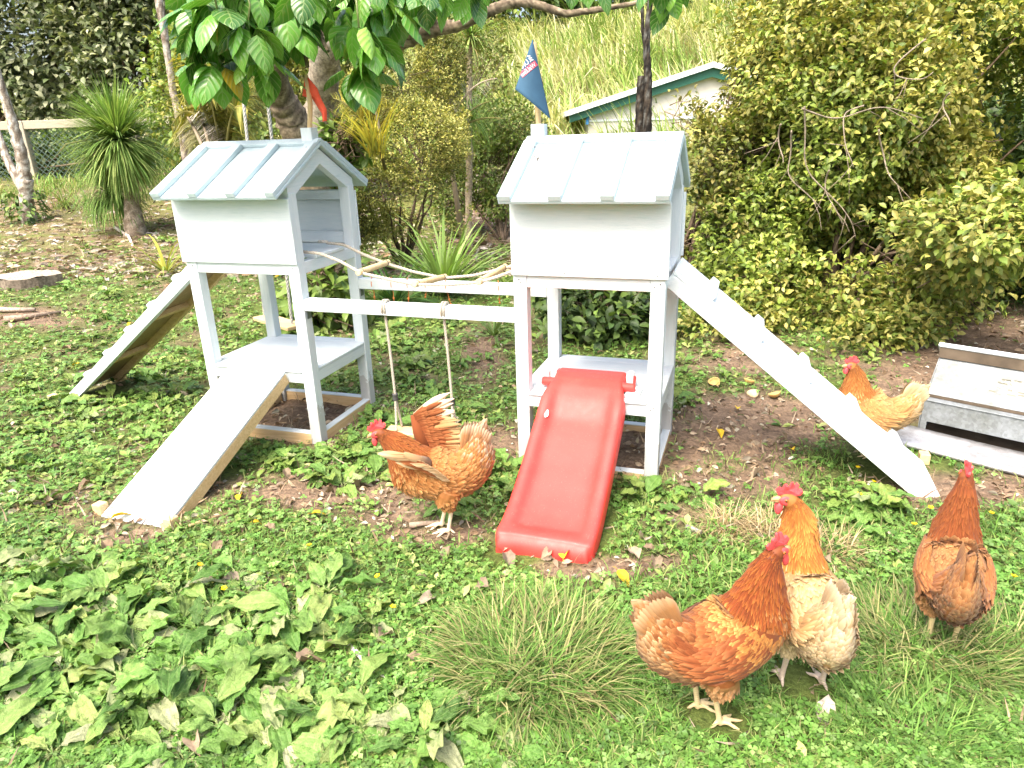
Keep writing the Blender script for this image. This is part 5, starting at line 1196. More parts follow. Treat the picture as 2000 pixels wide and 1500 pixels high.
spots = [(180, 1130), (330, 1180), (225, 1235), (130, 1320), (400, 1330), (60, 1280), (300, 1395), (520, 1290), (630, 1385), (700, 1450), (880, 1440), (940, 1395), (560, 1225), (60, 1415), (440, 1430), (250, 1470), (470, 1145), (380, 1240), (20, 1350), (170, 1390), (350, 1480), (560, 1470), (130, 1210), (290, 1300), (480, 1380), (780, 1400), (60, 1180), (820, 1490), (1000, 1480), (600, 1310), (-60, 1300), (-80, 1440), (430, 1200), (700, 1370), (210, 1170), (100, 1480), (20, 1240), (520, 1420), (330, 1340), (230, 1330)]
spots += [(rng.uniform(-60, 760), rng.uniform(1130, 1490)) for _ in range(18)] + [(rng.uniform(720, 1000), rng.uniform(1390, 1500)) for _ in range(1)]
for px_, py_ in spots:
    q = gp(px_ + rng.normal(0, 8), py_ + rng.normal(0, 6)); put_weed(big[rng.integers(9)], q[0], q[1], rng.uniform(.75, 1.15) * (.85 if py_ > 1430 else 1), 'large floppy plantain-like weed with pale creased leaves in the foreground at left', 'large broadleaf weeds in the left foreground')
cnt = 0
AREAS = [(230, 790, 240, 70, 60), (300, 740, 110, 40, 14), (560, 890, 120, 26, 22), (830, 720, 110, 130, 46), (700, 880, 60, 50, 12), (900, 940, 50, 60, 10), (640, 700, 90, 60, 14), (300, 640, 180, 80, 26), (120, 900, 120, 60, 12), (840, 640, 120, 40, 14), (1000, 950, 40, 60, 7), (1250, 1000, 60, 40, 6), (1345, 800, 30, 80, 6), (1700, 990, 90, 40, 10), (1420, 700, 70, 30, 5), (250, 560, 200, 40, 10), (640, 930, 60, 25, 6)]
for cx, cy, rx, ry, n_ in AREAS:
    for _ in range(n_):
        px_, py_ = cx + rng.normal(0, rx * .6), cy + rng.normal(0, ry * .6); q = gp(px_, py_)
        if blocked(q[0:1], q[1:2], .03)[0] or py_ > 1060: continue
        put_weed(med[rng.integers(8)], q[0], q[1], rng.uniform(.75, 1.35) * (1 + max(0, q[1] - 3) * .1), 'low leafy green weed growing around the play towers', 'leafy weeds around the towers'); cnt += 1
# the carpet of smaller weeds, uncountable
x, y, px, py = sample_ground(22000, 1.35, y0=385)
bb = bare(x, y); keep = (rng.random(len(x)) > np.clip(bb * 1.15, .04, .97)) & ~blocked(x, y, .02) & (rng.random(len(x)) < np.clip(1.0 - .85 * lawn_w(px, py) - .25 * (px > 1350), .05, 1)); x, y = x[keep], y[keep]; N = len(x)
mb = MB(); per = 5; dep = np.sqrt(x * x + y * y); az = rng.uniform(0, 6.28, N * per); el = rng.uniform(0, .9, N * per); D = np.stack([np.cos(az) * np.cos(el), np.sin(az) * np.cos(el), np.sin(el)], -1)
X_, Y_ = np.repeat(x, per), np.repeat(y, per); s_ = np.repeat(rng.uniform(.016, .034, N) * np.clip(.75 + .12 * dep, .9, 1.8), per) * rng.uniform(.6, 1.2, N * per)
cc = mixc(WD + MG + [(.30, .34, .11), (.34, .33, .14), (.26, .34, .09), (.30, .36, .10)], N * per, .2) * np.repeat(1 + .2 * noise2(x, y, 2.5, 5), per)[:, None]
mb.inst(leafT(4, 3, .55, .52, .4, .15, .12), np.stack([X_, Y_, gz(X_, Y_) + .003], -1) + D * (s_ * .15)[:, None], frames(D, np.array([0, 0, 1.]) + rng.normal(0, .25, (N * per, 3))), s_, cc); tag(mb.build('weed_carpet', LEAF_V, smooth=True), kind='stuff')

# litter: bark chips, twigs and scraps of leaf
x, y, px, py = sample_ground(42000, 1.45, y0=380); bb = bare(x, y); ok = (rng.random(len(x)) < np.clip(bb * 1.0 + .10 + .20 * (px < 1000) * (py < 1050) + .15 * (py < 650), .05, 1)); fx_, fy_ = loc_of(FEED_O, FEED_A, x, y); ok &= ~((fx_ > -.06) & (fx_ < .7) & (fy_ > -.17) & (fy_ < .36)); x, y = x[ok], y[ok]; N = len(x)
LIT = [(0.313, 0.231, 0.148), (0.203, 0.138, 0.087), (0.415, 0.34, 0.249), (0.129, 0.082, 0.055), (0.434, 0.423, 0.34), (0.258, 0.175, 0.102)]
dep = np.sqrt(x * x + y * y); mb = MB(); q = rng.random(N) < .6; zz = gz(x, y) + rng.uniform(.003, .010, N)
for O, A in ((T1_O, T1_A), (T2_O, T2_A)):
    lx, ly = loc_of(O, A, x, y); ins = (lx > 0) & (lx < TW) & (ly > 0) & (ly < TD); zz = np.where(ins, zz - .006, zz)
mb.inst(leafT(3, 3, .5, .5, .5, .3, .2), np.stack([x, y, zz], -1)[q], frames(rand_dirs(q.sum()) * [1, 1, .25], rand_dirs(q.sum(), .2)), (rng.uniform(.012, .036, N) * np.clip(.6 + .16 * dep, .8, 2.4))[q], mixc(LIT, q.sum(), .2))
q = ~q; mb.inst(bladeT(2, .09, .2, 2), np.stack([x, y, zz + .003], -1)[q], frames(rand_dirs(q.sum()) * [1, 1, 1], rand_dirs(q.sum()))[:, :, [0, 2, 1]] * np.array([1, 1, 1]), (rng.uniform(.02, .06, N))[q], mixc(LIT[:4], q.sum(), .2))
tag(mb.build('leaf_litter', DRY, smooth=True), kind='stuff')

px = rng.uniform(-300, 1150, 9000); py = rng.uniform(405, 545, 9000); q = gp(px, py); ok = (q[:, 1] < 12) & (rng.random(9000) < .75); q = q[ok]; N = len(q)
mb = MB(); mb.inst(leafT(3, 3, .26, .5, .3, .3, .3), np.stack([q[:, 0], q[:, 1], gz(q[:, 0], q[:, 1]) + .012], -1), frames(rand_dirs(N) * [1, .7, .12], rand_dirs(N, .4)), rng.uniform(.05, .16, N), mixc(LIT + [(.34, .29, .25), (.42, .37, .33)], N, .2)); tag(mb.build('bark_mulch', DRY, smooth=True), kind='stuff')
N = 5200; x = rng.uniform(-9.5, -3.2, N); y = rng.uniform(8.8, 13.0, N); k_ = noise2(x, y, 1.6, 2) + .25 * (y - 10.5) > .1; x, y = x[k_], y[k_]; N = len(x); mb = MB(); mb.inst(bladeT(3, .05, .7, 1.7), np.stack([x, y, gz(x, y) - .01], -1), rotz(rng.uniform(0, 6.28, N)), rng.uniform(.10, .30, N), mixc(GRS + [(.3, .32, .12)], N, .2)); tag(mb.build('rough_grass', BLADE, smooth=True), kind='stuff')
# tussocks and straw tufts
def tussock(name, label, c_, N, r, L0, L1, pal, w_=.028):
    mb = MB(); a_ = rng.uniform(0, 2 * PI, N); rr = r * np.sqrt(rng.random(N)); pos = np.stack([np.cos(a_) * rr, np.sin(a_) * rr, np.full(N, -.004)], -1)
    # three crowns inside the clump, blades leaning out from each
    k_ = rng.integers(0, 4, N); cx = np.array([(-.4, .25), (.35, .3), (.15, -.35), (-.3, -.3)])[k_] * r; oa = np.arctan2(pos[:, 1] - cx[:, 1], pos[:, 0] - cx[:, 0]) + rng.normal(0, .45, N)
    lean = rng.uniform(.15, 1.0, N) * np.clip(np.hypot(pos[:, 0] - cx[:, 0], pos[:, 1] - cx[:, 1]) / (r * .5) + .25, .3, 1.1)
    D = unit(np.stack([np.cos(oa) * lean, np.sin(oa) * lean, np.ones(N)], -1)); grav = np.array([0, 0, -1.]); yv = unit(grav - D * (D @ grav)[:, None] + 1e-4); R = np.stack([np.cross(yv, D), yv, D], -1)
    cc = mixc(pal, N, .22)
    for j, bd in enumerate((.35, .6, .85)):
        q = np.arange(N) % 3 == j; mb.inst(bladeT(5, w_, bd, 1.9), pos[q], R[q], rng.uniform(L0, L1, q.sum()), cc[q])
    o = mb.build(name, BLADE, smooth=True); o.location = (c_[0], c_[1], float(gz(np.array(c_[0]), np.array(c_[1])))); return tag(o, label, 'grass tuft')
TG = [(.09, .19, .035), (.13, .25, .05), (.065, .145, .028), (.18, .26, .07), (.34, .32, .15), (.30, .26, .12)]
tussock('grass_tussock', 'large arching grass tussock in front of the red slide', gp(1045, 1302), 3000, .16, .06, .135, TG[:4] + TG[4:])
tussock('grass_tussock', 'seeding grass tussock at the right, behind the foreground hens', gp(1800, 1265), 1700, .14, .055, .120, TG + [(.24, .26, .12)])
tussock('grass_tussock', 'grass tuft at the bottom right corner', gp(1790, 1440), 700, .12, .05, .10, TG[:4])
tussock('grass_tussock', 'grass tuft growing at the right edge beside the seeding tussock', gp(1985, 1270), 500, .09, .06, .12, TG)
ST = [(.46, .36, .20), (.38, .29, .15), (.54, .45, .28), (.30, .22, .12)]
for lab, px_, py_, n_, r_ in (('dry straw-coloured tuft of grass left of the neck of the pale hen', 1415, 1030, 260, .055), ('dry straw-coloured tuft of grass directly behind the head of the pale hen', 1515, 1045, 340, .07), ('dry straw-coloured grass tuft right of the neck of the pale hen', 1610, 1075, 260, .07)):
    tussock('dry_grass_tuft', lab, gp(px_, py_), n_, r_, .05, .10, ST, .022)

# fallen leaves, sticks, peel, flowers, stump
YL = leafT(8, 7, .55, .45, .45, .28, .10); BL = [leafT(9, 7, rng.uniform(.4, .62), .5, rng.uniform(.4, .9), rng.uniform(.2, .7), .28) for _ in range(6)]
def fallen(name, px_, py_, s_, col, label, group=None, T_=None):
    q = gp(px_, py_); mb = MB(); petiole = T_ is None; T_ = T_ or YL; mb.add((T_[0] - [0, .4, 0]) * s_, T_[1], col, T_[2])
    if petiole: mb.tube([[0, -.4 * s_, .001], [.02 * s_, -.55 * s_, .004], [.06 * s_, -.7 * s_, .002]], s_ * .016, 5, np.array(col) * .7)
    o = mb.build(name, DRY, smooth=True); o.location = (q[0], q[1], float(gz(np.array(q[0]), np.array(q[1]))) + .018 + .12 * s_); o.rotation_euler = (rng.normal(0, .3), rng.normal(0, .3), rng.uniform(0, 6.28)); return tag(o, label, 'leaf', group)
YC = (.62, .42, .03)
for px_, py_, s_, lab in ((235, 1020, .06, 'yellow fallen leaf at the foot of the front ramp'), (700, 892, .05, 'yellow fallen leaf left of the wing-raising hen, near the swing perch'), (738, 920, .04, 'yellow fallen leaf just left of the breast of the wing-raising hen'), (628, 928, .05, 'curled yellow leaf below the front post of the left tower'), (470, 982, .045, 'rolled yellow leaf right of the foot of the front ramp'),
        (505, 1032, .035, 'small yellow leaf lying between the front ramp and the wing-raising hen'), (1102, 1098, .055, 'pale yellow leaf lying at the foot of the red slide'), (1215, 1140, .05, 'yellow-edged leaf on the bare soil right of the slide foot'), (620, 1010, .04, 'yellow-green leaf lying left of the feet of the wing-raising hen'), (640, 1197, .03, 'small yellow leaf in the clover left of the big tussock'),
        (1545, 888, .04, 'yellow leaf on the grass under the long ramp'), (1405, 856, .05, 'yellow-brown leaf on the bare soil between the right tower and the long ramp'), (1440, 806, .045, 'yellow leaf near the citrus peels'), (255, 640, .05, 'yellow leaf lying left of the cleated back ramp'), (150, 720, .05, 'yellow leaf near the lower end of the cleated back ramp'), (545, 545, .06, 'yellow leaf hanging in the plant behind the left tower')):
    fallen('fallen_leaf', px_, py_, s_, np.array(YC) * rng.uniform(.8, 1.1), lab)
TN = [(0.289, 0.224, 0.151), (0.239, 0.18, 0.123), (0.332, 0.275, 0.202), (0.202, 0.145, 0.094)]
tan_spots = [(425, 1075), (465, 1140), (280, 1225), (600, 1152), (840, 1182), (600, 1300), (640, 1275), (870, 1085), (868, 1060), (1270, 1080), (1285, 1112), (1260, 1065), (1135, 1392), (1600, 1105), (1645, 1160), (530, 1046), (905, 1400), (380, 1465), (1395, 760), (820, 1310), (840, 1350), (1500, 905), (1530, 862), (1475, 935), (170, 960), (90, 1000), (60, 940), (205, 1085), (740, 1150), (540, 1232), (1240, 1095), (560, 935), (700, 945), (1070, 1090), (990, 1100), (940, 1150), (640, 970), (430, 960), (80, 560), (130, 690), (830, 1130), (1750, 1085), (1540, 1120), (750, 1250)]
for px_, py_ in tan_spots:
    if abs(px_ - 280) < 2: continue
    fallen('dry_leaf', px_ + rng.normal(0, 4), py_ + rng.normal(0, 3), rng.uniform(.035, .06) * (1.15 if py_ > 1000 else 1), mixc(TN, 1)[0], 'curled tan dead leaf lying on the lawn', 'curled tan dead leaves on the lawn', BL[rng.integers(6)])
fallen('dry_leaf', 1612, 1402, .062, (.42, .37, .31), 'big crumpled pale leaf in front of the feet of the pale hen', None, leafT(9, 7, .6, .5, .25, -.15, .30)); fallen('dry_leaf', 540, 1232, .03, (.16, .08, .11), 'dark purple leaf among the foreground weeds', None, BL[2])
def stick(label, pts, r0, r1, col, name='stick'):
    q = np.array([gp(a, b_) for a, b_ in pts]); mb = MB(); c0 = q.mean(0); z0 = gz(q[:, 0], q[:, 1]); q = q - c0; q[:, 2] = z0 + r0 * .7 + .006; mb.tube(q, np.linspace(r0, r1, len(q)), 8, col, lump=.08); o = mb.build(name, BARK, smooth=True); o.location = (c0[0], c0[1], 0); tag(o, label, 'stick')
stick('bleached white stick lying in the grass left of the big tussock', [(684, 1268), (715, 1300), (740, 1322), (762, 1342)], .0065, .002, (.72, .68, .60))
stick('grey branch lying on the weeds at the left edge, above its twin', [(-30, 612), (25, 613), (70, 612)], .02, .014, (.34, .28, .22)); stick('brown branch lying on the weeds at the left edge, below its twin', [(10, 632), (60, 625), (120, 615)], .022, .012, (.26, .20, .15))
stick('short grey wood chip on the grass beside the dry straw tufts', [(1340, 1036), (1370, 1046)], .008, .006, (.30, .27, .25)); stick('pale bent twig on the mulch left of the left tower', [(230, 468), (255, 478), (262, 490)], .02, .012, (.62, .56, .48))
stick('dark stick on the ground by the foot of the front ramp', [(70, 995), (95, 985), (110, 972)], .008, .006, (.14, .11, .09)); stick('thin brown stick beside the right block of the front ramp', [(370, 1035), (410, 1020), (450, 1010)], .004, .003, (.40, .28, .15)); stick('brown stick under the feet of the wing-raising hen', [(800, 1030), (835, 1026), (870, 1022)], .008, .006, (.30, .23, .17))
for lab, px_, py_, rz_ in (('orange-rimmed citrus peel half on the soil beside the right tower', 1395, 752, .3), ('curled citrus peel lying open behind another', 1462, 752, 2.0), ('pale citrus peel lying dome up on the soil', 1470, 772, 1.0), ('flattened citrus peel nearest the long ramp', 1515, 778, 4.0)):
    q = gp(px_, py_); mb = MB(); V = []; F = []; S1, S2 = 6, 14
    for i in range(S1 + 1):
        for j in range(S2):
            a_ = i / S1 * 1.35; b_ = j * 2 * PI / S2; rr_ = .026 * (1 + .12 * math.sin(3 * b_)); V.append((rr_ * math.sin(a_) * math.cos(b_), rr_ * math.sin(a_) * math.sin(b_), .024 * (1 - math.cos(a_))))
    F = [(i * S2 + j, i * S2 + (j + 1) % S2, (i + 1) * S2 + (j + 1) % S2, (i + 1) * S2 + j) for i in range(S1) for j in range(S2)]
    mb.add(V, F, (.55, .36, .13) if 'pale' not in lab else (.62, .50, .30)); o = mb.build('citrus_peel', SKIN, smooth=True); s_ = o.modifiers.new('rind', 'SOLIDIFY'); s_.thickness = .004; o.location = (q[0], q[1], .022 if 'dome' in lab else .004)
    o.rotation_euler = (PI if 'dome' in lab else rng.normal(.3, .3), rng.normal(0, .3), rz_); tag(o, lab, 'peel')
fm = MB(); fm.tube([[0, 0, -.01], [.002, 0, .015], [0, 0, .028]], .0009, 5, (.08, .15, .03))
for k_ in range(5):
    a_ = k_ * 2 * PI / 5; fm.inst(leafT(3, 3, .95, .6, -.2, .2), np.array([[0, 0, .028]]), frames(np.array([[math.cos(a_), math.sin(a_), .45]]), np.array([[-math.cos(a_) * .5, -math.sin(a_) * .5, 1]])), np.array([.0075]), (.85, .62, .01))
fm.ell([0, 0, .030], (.0022, .0022, .002), 7, 5, col=(.6, .45, .02)); fme = fm.mesh('buttercup', LEAF)
for px_, py_ in ((1672, 935), (1670, 985), (440, 1170), (385, 1128), (1785, 1048), (1940, 1155), (1972, 1150), (610, 1092), (748, 1145), (1695, 962), (1930, 1025), (1815, 1010), (765, 1212)):
    q = gp(px_, py_); o = bpy.data.objects.new('buttercup', fme); COL.objects.link(o); o.location = (q[0], q[1], float(gz(q[0], q[1]))); o.rotation_euler = (rng.normal(0, .2), rng.normal(.1, .2), rng.uniform(0, 6)); s__ = 1.25; o.scale = (s__,) * 3; tag(o, 'small yellow buttercup flower in the lawn', 'flower', 'buttercups in the lawn')
q = gp(25, 566); st_ = thing('tree_stump', 'low cut tree stump slice with a pale chainsawed top at the left edge', 'tree stump', (q[0], q[1] + .18, float(gz(q[0], q[1]))))
mb = MB(); S2 = 26; ring = [(.26 * (1 + .08 * math.sin(3 * a_) + .05 * math.sin(7 * a_)) * math.cos(a_), .21 * (1 + .06 * math.sin(4 * a_)) * math.sin(a_)) for a_ in np.linspace(0, 2 * PI, S2, endpoint=False)]
V = [(a, b_, z_) for z_ in (-.05, .085) for a, b_ in ring]; F = [(j, (j + 1) % S2, S2 + (j + 1) % S2, S2 + j) for j in range(S2)]; mb.add(V, F, mixc([(.16, .13, .10), (.22, .18, .14)], 2 * S2)); mb.build('bark', BARK, st_)
mb = MB(); V = [(0, 0.05, .120)] + [(a * .995, b_ * .995, .0852 + .012 * math.sin(5 * i)) for i, (a, b_) in enumerate(ring)]; mb.add(V, [(0, 1 + j, 1 + (j + 1) % S2) for j in range(S2)], (.33, .285, .22)); mb.build('cut_face', BARK, st_)
# ------------------------------------------------------------------ hens
SEC = np.array([(40, 440, 28, 28, 18), (100, 495, 72, 85, 40), (180, 580, 110, 150, 74), (290, 700, 160, 235, 130), (420, 790, 205, 265, 185), (560, 815, 240, 275, 222), (700, 795, 270, 275, 236), (830, 740, 270, 280, 224),
                (925, 660, 240, 300, 196), (978, 540, 195, 215, 158), (1003, 430, 152, 152, 122), (1024, 330, 112, 112, 92), (1050, 252, 80, 80, 69), (1088, 205, 60, 58, 57), (1130, 190, 46, 46, 45), (1162, 194, 24, 26, 26)], float)
HX_, HZ_ = .000250, .000292
FEATH_R, FEATH_C = 5, 5
def featherT():
    V = []; UV = []
    for i in range(FEATH_R + 1):
        t_ = i / FEATH_R; w_ = [.30, .62, .90, 1.0, .80, .18][i] * .5
        for j in range(FEATH_C):
            u = -1 + 2 * j / (FEATH_C - 1); V.append((u * w_, t_ + (.05 * (1 - u * u) if i == FEATH_R else 0), -.22 * u * u * w_ + .08 * t_ - .16 * t_ * t_)); UV.append((u, t_, 0))
    c = FEATH_C; F = [(i * c + j, i * c + j + 1, (i + 1) * c + j + 1, (i + 1) * c + j) for i in range(FEATH_R) for j in range(c - 1)]
    return np.array(V), np.array(F), np.array(UV)
FT = featherT()
_fu, _ft = FT[2][:, 0], FT[2][:, 1]
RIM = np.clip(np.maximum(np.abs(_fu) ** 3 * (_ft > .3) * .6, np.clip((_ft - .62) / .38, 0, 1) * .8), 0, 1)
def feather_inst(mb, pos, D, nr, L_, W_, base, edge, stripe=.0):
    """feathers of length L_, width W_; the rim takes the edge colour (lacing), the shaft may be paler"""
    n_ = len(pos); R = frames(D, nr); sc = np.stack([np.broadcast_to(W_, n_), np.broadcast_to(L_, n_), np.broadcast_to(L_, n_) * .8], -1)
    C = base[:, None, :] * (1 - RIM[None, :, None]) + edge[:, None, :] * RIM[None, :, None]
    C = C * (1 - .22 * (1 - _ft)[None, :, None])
    if stripe: C = C * (1 + stripe * (np.abs(_fu) < .1)[None, :, None])
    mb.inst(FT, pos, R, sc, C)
def var(c, n_, j=.13):
    return np.clip(np.asarray(c, float) * (1 + j * rng.standard_normal(n_))[:, None], .004, .95)
RED_SKIN = (.62, .075, .075); LEGC = (.60, .47, .25)
EYE = flat_mat('hen_eye', (.35, .10, .02), .15, .6, var=.02); PUPIL = flat_mat('hen_pupil', (.01, .008, .008), .1); BEAK = flat_mat('hen_beak', (.48, .30, .14), .45); COMB = flat_mat('hen_comb', (.62, .07, .075), .5, .35, var=.18, scale=160, bumpy=.4)
def make_hen(label, loc, yaw, pal, scale=1.0, neck_pitch=0.0, neck_stretch=1.0, head_yaw=0.0, head_pitch=0.0, body_pitch=0.0, legs=((.0, .02), (.0, -.02)), raised=False, nf=2600, legc=LEGC, tail_up=0.0, neck_yaw=0.0, thigh=1.0):
    root = thing('hen', label, 'hen', (loc[0], loc[1], float(gz(np.array(loc[0]), np.array(loc[1])))), yaw, 'brown hens around the playground')
    c = np.stack([(SEC[:, 0] - 660) * HX_, np.zeros(len(SEC)), (1400 - SEC[:, 1]) * HZ_ + .012], -1)
    ht, hb, hw = SEC[:, 2] * .000268, SEC[:, 3] * .000268, SEC[:, 4] * HX_ * 1.06
    def roty(v, a, piv):
        q = v - piv; return np.stack([q[:, 0] * math.cos(a) + q[:, 2] * math.sin(a), q[:, 1], -q[:, 0] * math.sin(a) + q[:, 2] * math.cos(a)], -1) + piv
    def rotv(v, a, piv):
        q = v - piv; return np.stack([q[:, 0] * math.cos(a) - q[:, 1] * math.sin(a), q[:, 0] * math.sin(a) + q[:, 1] * math.cos(a), q[:, 2]], -1) + piv
    lat = np.tile([0., 1, 0], (len(SEC), 1))
    if tail_up: c[:4] = roty(c[:4], tail_up, c[4].copy())
    if neck_stretch != 1: c[9:] = c[8] + (c[9:] - c[8]) * np.array([1, 1, neck_stretch])
    if neck_pitch:      # positive bends the neck forward and down
        for i0, f_ in ((8, .4), (9, .35), (10, .25)): c[i0 + 1:] = roty(c[i0 + 1:], neck_pitch * f_, c[i0].copy())
        c[13:] = roty(c[13:], -neck_pitch * .8, c[12].copy())
    if head_pitch: c[13:] = roty(c[13:], head_pitch, c[12].copy())
    if neck_yaw:
        c[9:] = rotv(c[9:], neck_yaw, c[8].copy()); lat[9:] = rotv(lat[9:], neck_yaw, 0)
    if head_yaw:
        for i in range(11, len(SEC)):
            lat[i] = rotv(lat[i:i + 1], head_yaw * min(1, (i - 10) / 3), 0)[0]
        c[12:] = rotv(c[12:], head_yaw * .5, c[11].copy()); c[13:] = rotv(c[13:], head_yaw * .5, c[12].copy())
    hip = np.array([-.01, 0, .17])
    if body_pitch:
        c = roty(c, body_pitch, hip)
    # dense spine
    n_s = len(SEC); ss = np.linspace(0, n_s - 1, (n_s - 1) * 5 + 1)
    def cub(a):
        a = np.asarray(a, float); a2 = a.reshape(n_s, -1); out = np.zeros((len(ss), a2.shape[1]))
        for k_, s_ in enumerate(ss):
            i = min(int(s_), n_s - 2); t_ = s_ - i; p0, p1, p2, p3 = a2[max(0, i - 1)], a2[i], a2[i + 1], a2[min(n_s - 1, i + 2)]
            out[k_] = .5 * (2 * p1 + (p2 - p0) * t_ + (2 * p0 - 5 * p1 + 4 * p2 - p3) * t_ ** 2 + (3 * p1 - p0 - 3 * p2 + p3) * t_ ** 3)
        return out.reshape((len(ss),) + a.shape[1:])
    cS, tS, bS, wS, lS = cub(c), cub(ht), cub(hb), cub(hw), unit(cub(lat))
    tg = unit(np.gradient(cS, axis=0)); 
    lS = unit(lS - tg * np.sum(lS * tg, 1)[:, None]); nS = np.cross(tg, lS)
    K = 28; th = np.arange(K) * 2 * PI / K
    def surf(k_, a_, off=0.0):
        """point on the body surface at spine index k_ (float) and angle a_"""
        k_ = np.clip(k_, 0, len(ss) - 1.001); i = k_.astype(int); f_ = (k_ - i)[:, None]
        C0 = cS[i] * (1 - f_) + cS[i + 1] * f_; N0 = unit(nS[i] * (1 - f_) + nS[i + 1] * f_); L0_ = unit(lS[i] * (1 - f_) + lS[i + 1] * f_)
        h_ = np.where(np.sin(a_) > 0, tS[i] * (1 - f_[:, 0]) + tS[i + 1] * f_[:, 0], bS[i] * (1 - f_[:, 0]) + bS[i + 1] * f_[:, 0]) + off; w_ = wS[i] * (1 - f_[:, 0]) + wS[i + 1] * f_[:, 0] + off
        return C0 + N0 * (h_ * np.sin(a_))[:, None] + L0_ * (w_ * np.cos(a_))[:, None]
    def surf_n(k_, a_):
        e = .25; du = surf(k_ + e, a_) - surf(k_ - e, a_); da = surf(k_, a_ + .05) - surf(k_, a_ - .05); n_ = unit(np.cross(du, da)); cc_ = surf(k_, a_) - surf(k_, a_ + PI)
        n_ = np.where((np.sum(n_ * cc_, 1) < 0)[:, None], -n_, n_); return n_, unit(-du)
    mb = MB(); V = np.vstack([surf(np.full(K, float(i)), th) for i in range(len(ss))]); F = [(i * K + j, i * K + (j + 1) % K, (i + 1) * K + (j + 1) % K, (i + 1) * K + j) for i in range(len(ss) - 1) for j in range(K)]
    F += [tuple(range(K))[::-1], tuple((len(ss) - 1) * K + j for j in range(K))]; mb.add(V, F)
    leg_pts = []
    for (fx_, fy_) in legs:
        sy = 1 if fy_ > 0 else -1; h0 = np.array([hip[0] - .005, sy * .034, .155]); kn = np.array([hip[0] + .012 + .3 * fx_, sy * .034, .118]); hk = np.array([fx_ * .75 - .012, fy_ * .9 + sy * .008, .074]); ft_ = np.array([fx_, fy_ + sy * .004, .009])
        t_ = thigh
        mb.tube([h0, (h0 + kn) / 2, kn, kn + (hk - kn) * .55, kn + (hk - kn) * .85, hk], np.array([.036, .036, .030, .019, .010, .0066]) * t_, 14)
        mb.tube([kn + (hk - kn) * .8, hk, (hk + ft_) / 2, ft_, ft_ - [0, 0, .006]], [.0066, .0066, .0056, .0062, .005], 10)
        for da, ln in ((-.55, .040), (0, .050), (.5, .040), (PI - .2 * sy, .022)):
            d_ = np.array([math.cos(da), math.sin(da), 0]); mb.tube([ft_, ft_ + d_ * ln * .35 + [0, 0, .004], ft_ + d_ * ln * .7 - [0, 0, .003], ft_ + d_ * ln - [0, 0, .006]], [.0050, .0044, .0038, .0016], 8)
        leg_pts.append((kn, hk, ft_))
    tmp = mb.build('tmp', SKIN); md = tmp.modifiers.new('r', 'REMESH'); md.mode = 'VOXEL'; md.voxel_size = .0024; md.use_smooth_shade = True
    sm_ = tmp.modifiers.new('s', 'SMOOTH'); sm_.factor = .5; sm_.iterations = 2
    bpy.context.view_layer.update()
    me = bpy.data.meshes.new_from_object(tmp.evaluated_get(bpy.context.evaluated_depsgraph_get())); me.name = 'hen_body'
    bpy.data.objects.remove(tmp); body = bpy.data.objects.new('body', me); COL.objects.link(body); body.parent = root
    co = np.zeros(len(me.vertices) * 3, np.float32); me.vertices.foreach_get('co', co); co = co.reshape(-1, 3)
    near = np.argmin(((co[:, None, :] - cS[None, ::3, :]) ** 2).sum(-1), 1) * 3 / 5.0
    cc = np.where((near > 12.6)[:, None], np.array(pal['face'])[None], np.where((near > 8.5)[:, None], np.array(pal['hackle'])[None], np.where((co[:, 2] < .14)[:, None], np.array(pal['belly'])[None], np.array(pal['back'])[None]))) * .75
    isleg = (co[:, 2] < .078) & (np.min([np.minimum(np.linalg.norm(co[:, :2] - k_[1][:2], axis=1), np.linalg.norm(co[:, :2] - k_[2][:2], axis=1)) for k_ in leg_pts], 0) < .056)
    cc = np.where(isleg[:, None], np.array(legc) * (1 + .12 * np.sin(co[:, 2:3] * 1400)), cc)
    a = me.attributes.get('col') or me.attributes.new('col', 'FLOAT_COLOR', 'POINT'); C4 = np.ones((len(co), 4), np.float32); C4[:, :3] = np.clip(cc, 0, 1); a.data.foreach_set('color', C4.ravel())
    if not me.materials: me.materials.append(SKIN)
    # plumage
    mb = MB(); per = np.interp(ss, np.arange(n_s), (SEC[:, 2] + SEC[:, 3] + SEC[:, 4])); ds = np.linalg.norm(np.gradient(cS, axis=0), axis=1); w_ = per * ds; w_[ss > 12.9] *= .0; w_[:2] = 0; w_ = w_ * (1 + 1.6 * (ss > 8.8))
    def lay(n_, sel, L0_, W0, base, edge, tilt=.16, jit=.25, stripe=0., dn=0.0):
        k_ = rng.choice(len(ss), n_, p=w_ / w_.sum()) + rng.random(n_); a_ = rng.uniform(0, 2 * PI, n_); q = sel(np.interp(k_, np.arange(len(ss)), ss), np.sin(a_)); k_, a_ = k_[q], a_[q]
        if not len(k_): return
        # deeper (rear) feathers first: overlap comes from the tilt
        nr_, tb = surf_n(k_, a_); p_ = surf(k_, a_); m_ = len(k_)
        D = unit(tb + nr_ * (tilt + .06 * rng.normal(0, 1, m_))[:, None] + jit * .5 * rng.normal(0, 1, (m_, 3)) + np.array([0, 0, -dn]))
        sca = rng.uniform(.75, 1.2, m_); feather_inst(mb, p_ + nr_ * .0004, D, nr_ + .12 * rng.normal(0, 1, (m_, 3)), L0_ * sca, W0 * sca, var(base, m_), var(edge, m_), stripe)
    n_ = nf
    lay(n_ * 3, lambda s_, z_: (s_ > 2.6) & (s_ < 9.3) & (z_ < -.35), .019, .009, pal['belly'], pal['belly_e'], .06, .30, dn=.05)
    lay(n_ * 3, lambda s_, z_: (s_ > 6.2) & (s_ < 9.6) & (z_ < .25) & (z_ > -.8), .017, .0095, pal['breast'], pal['breast_e'], .085, .16)
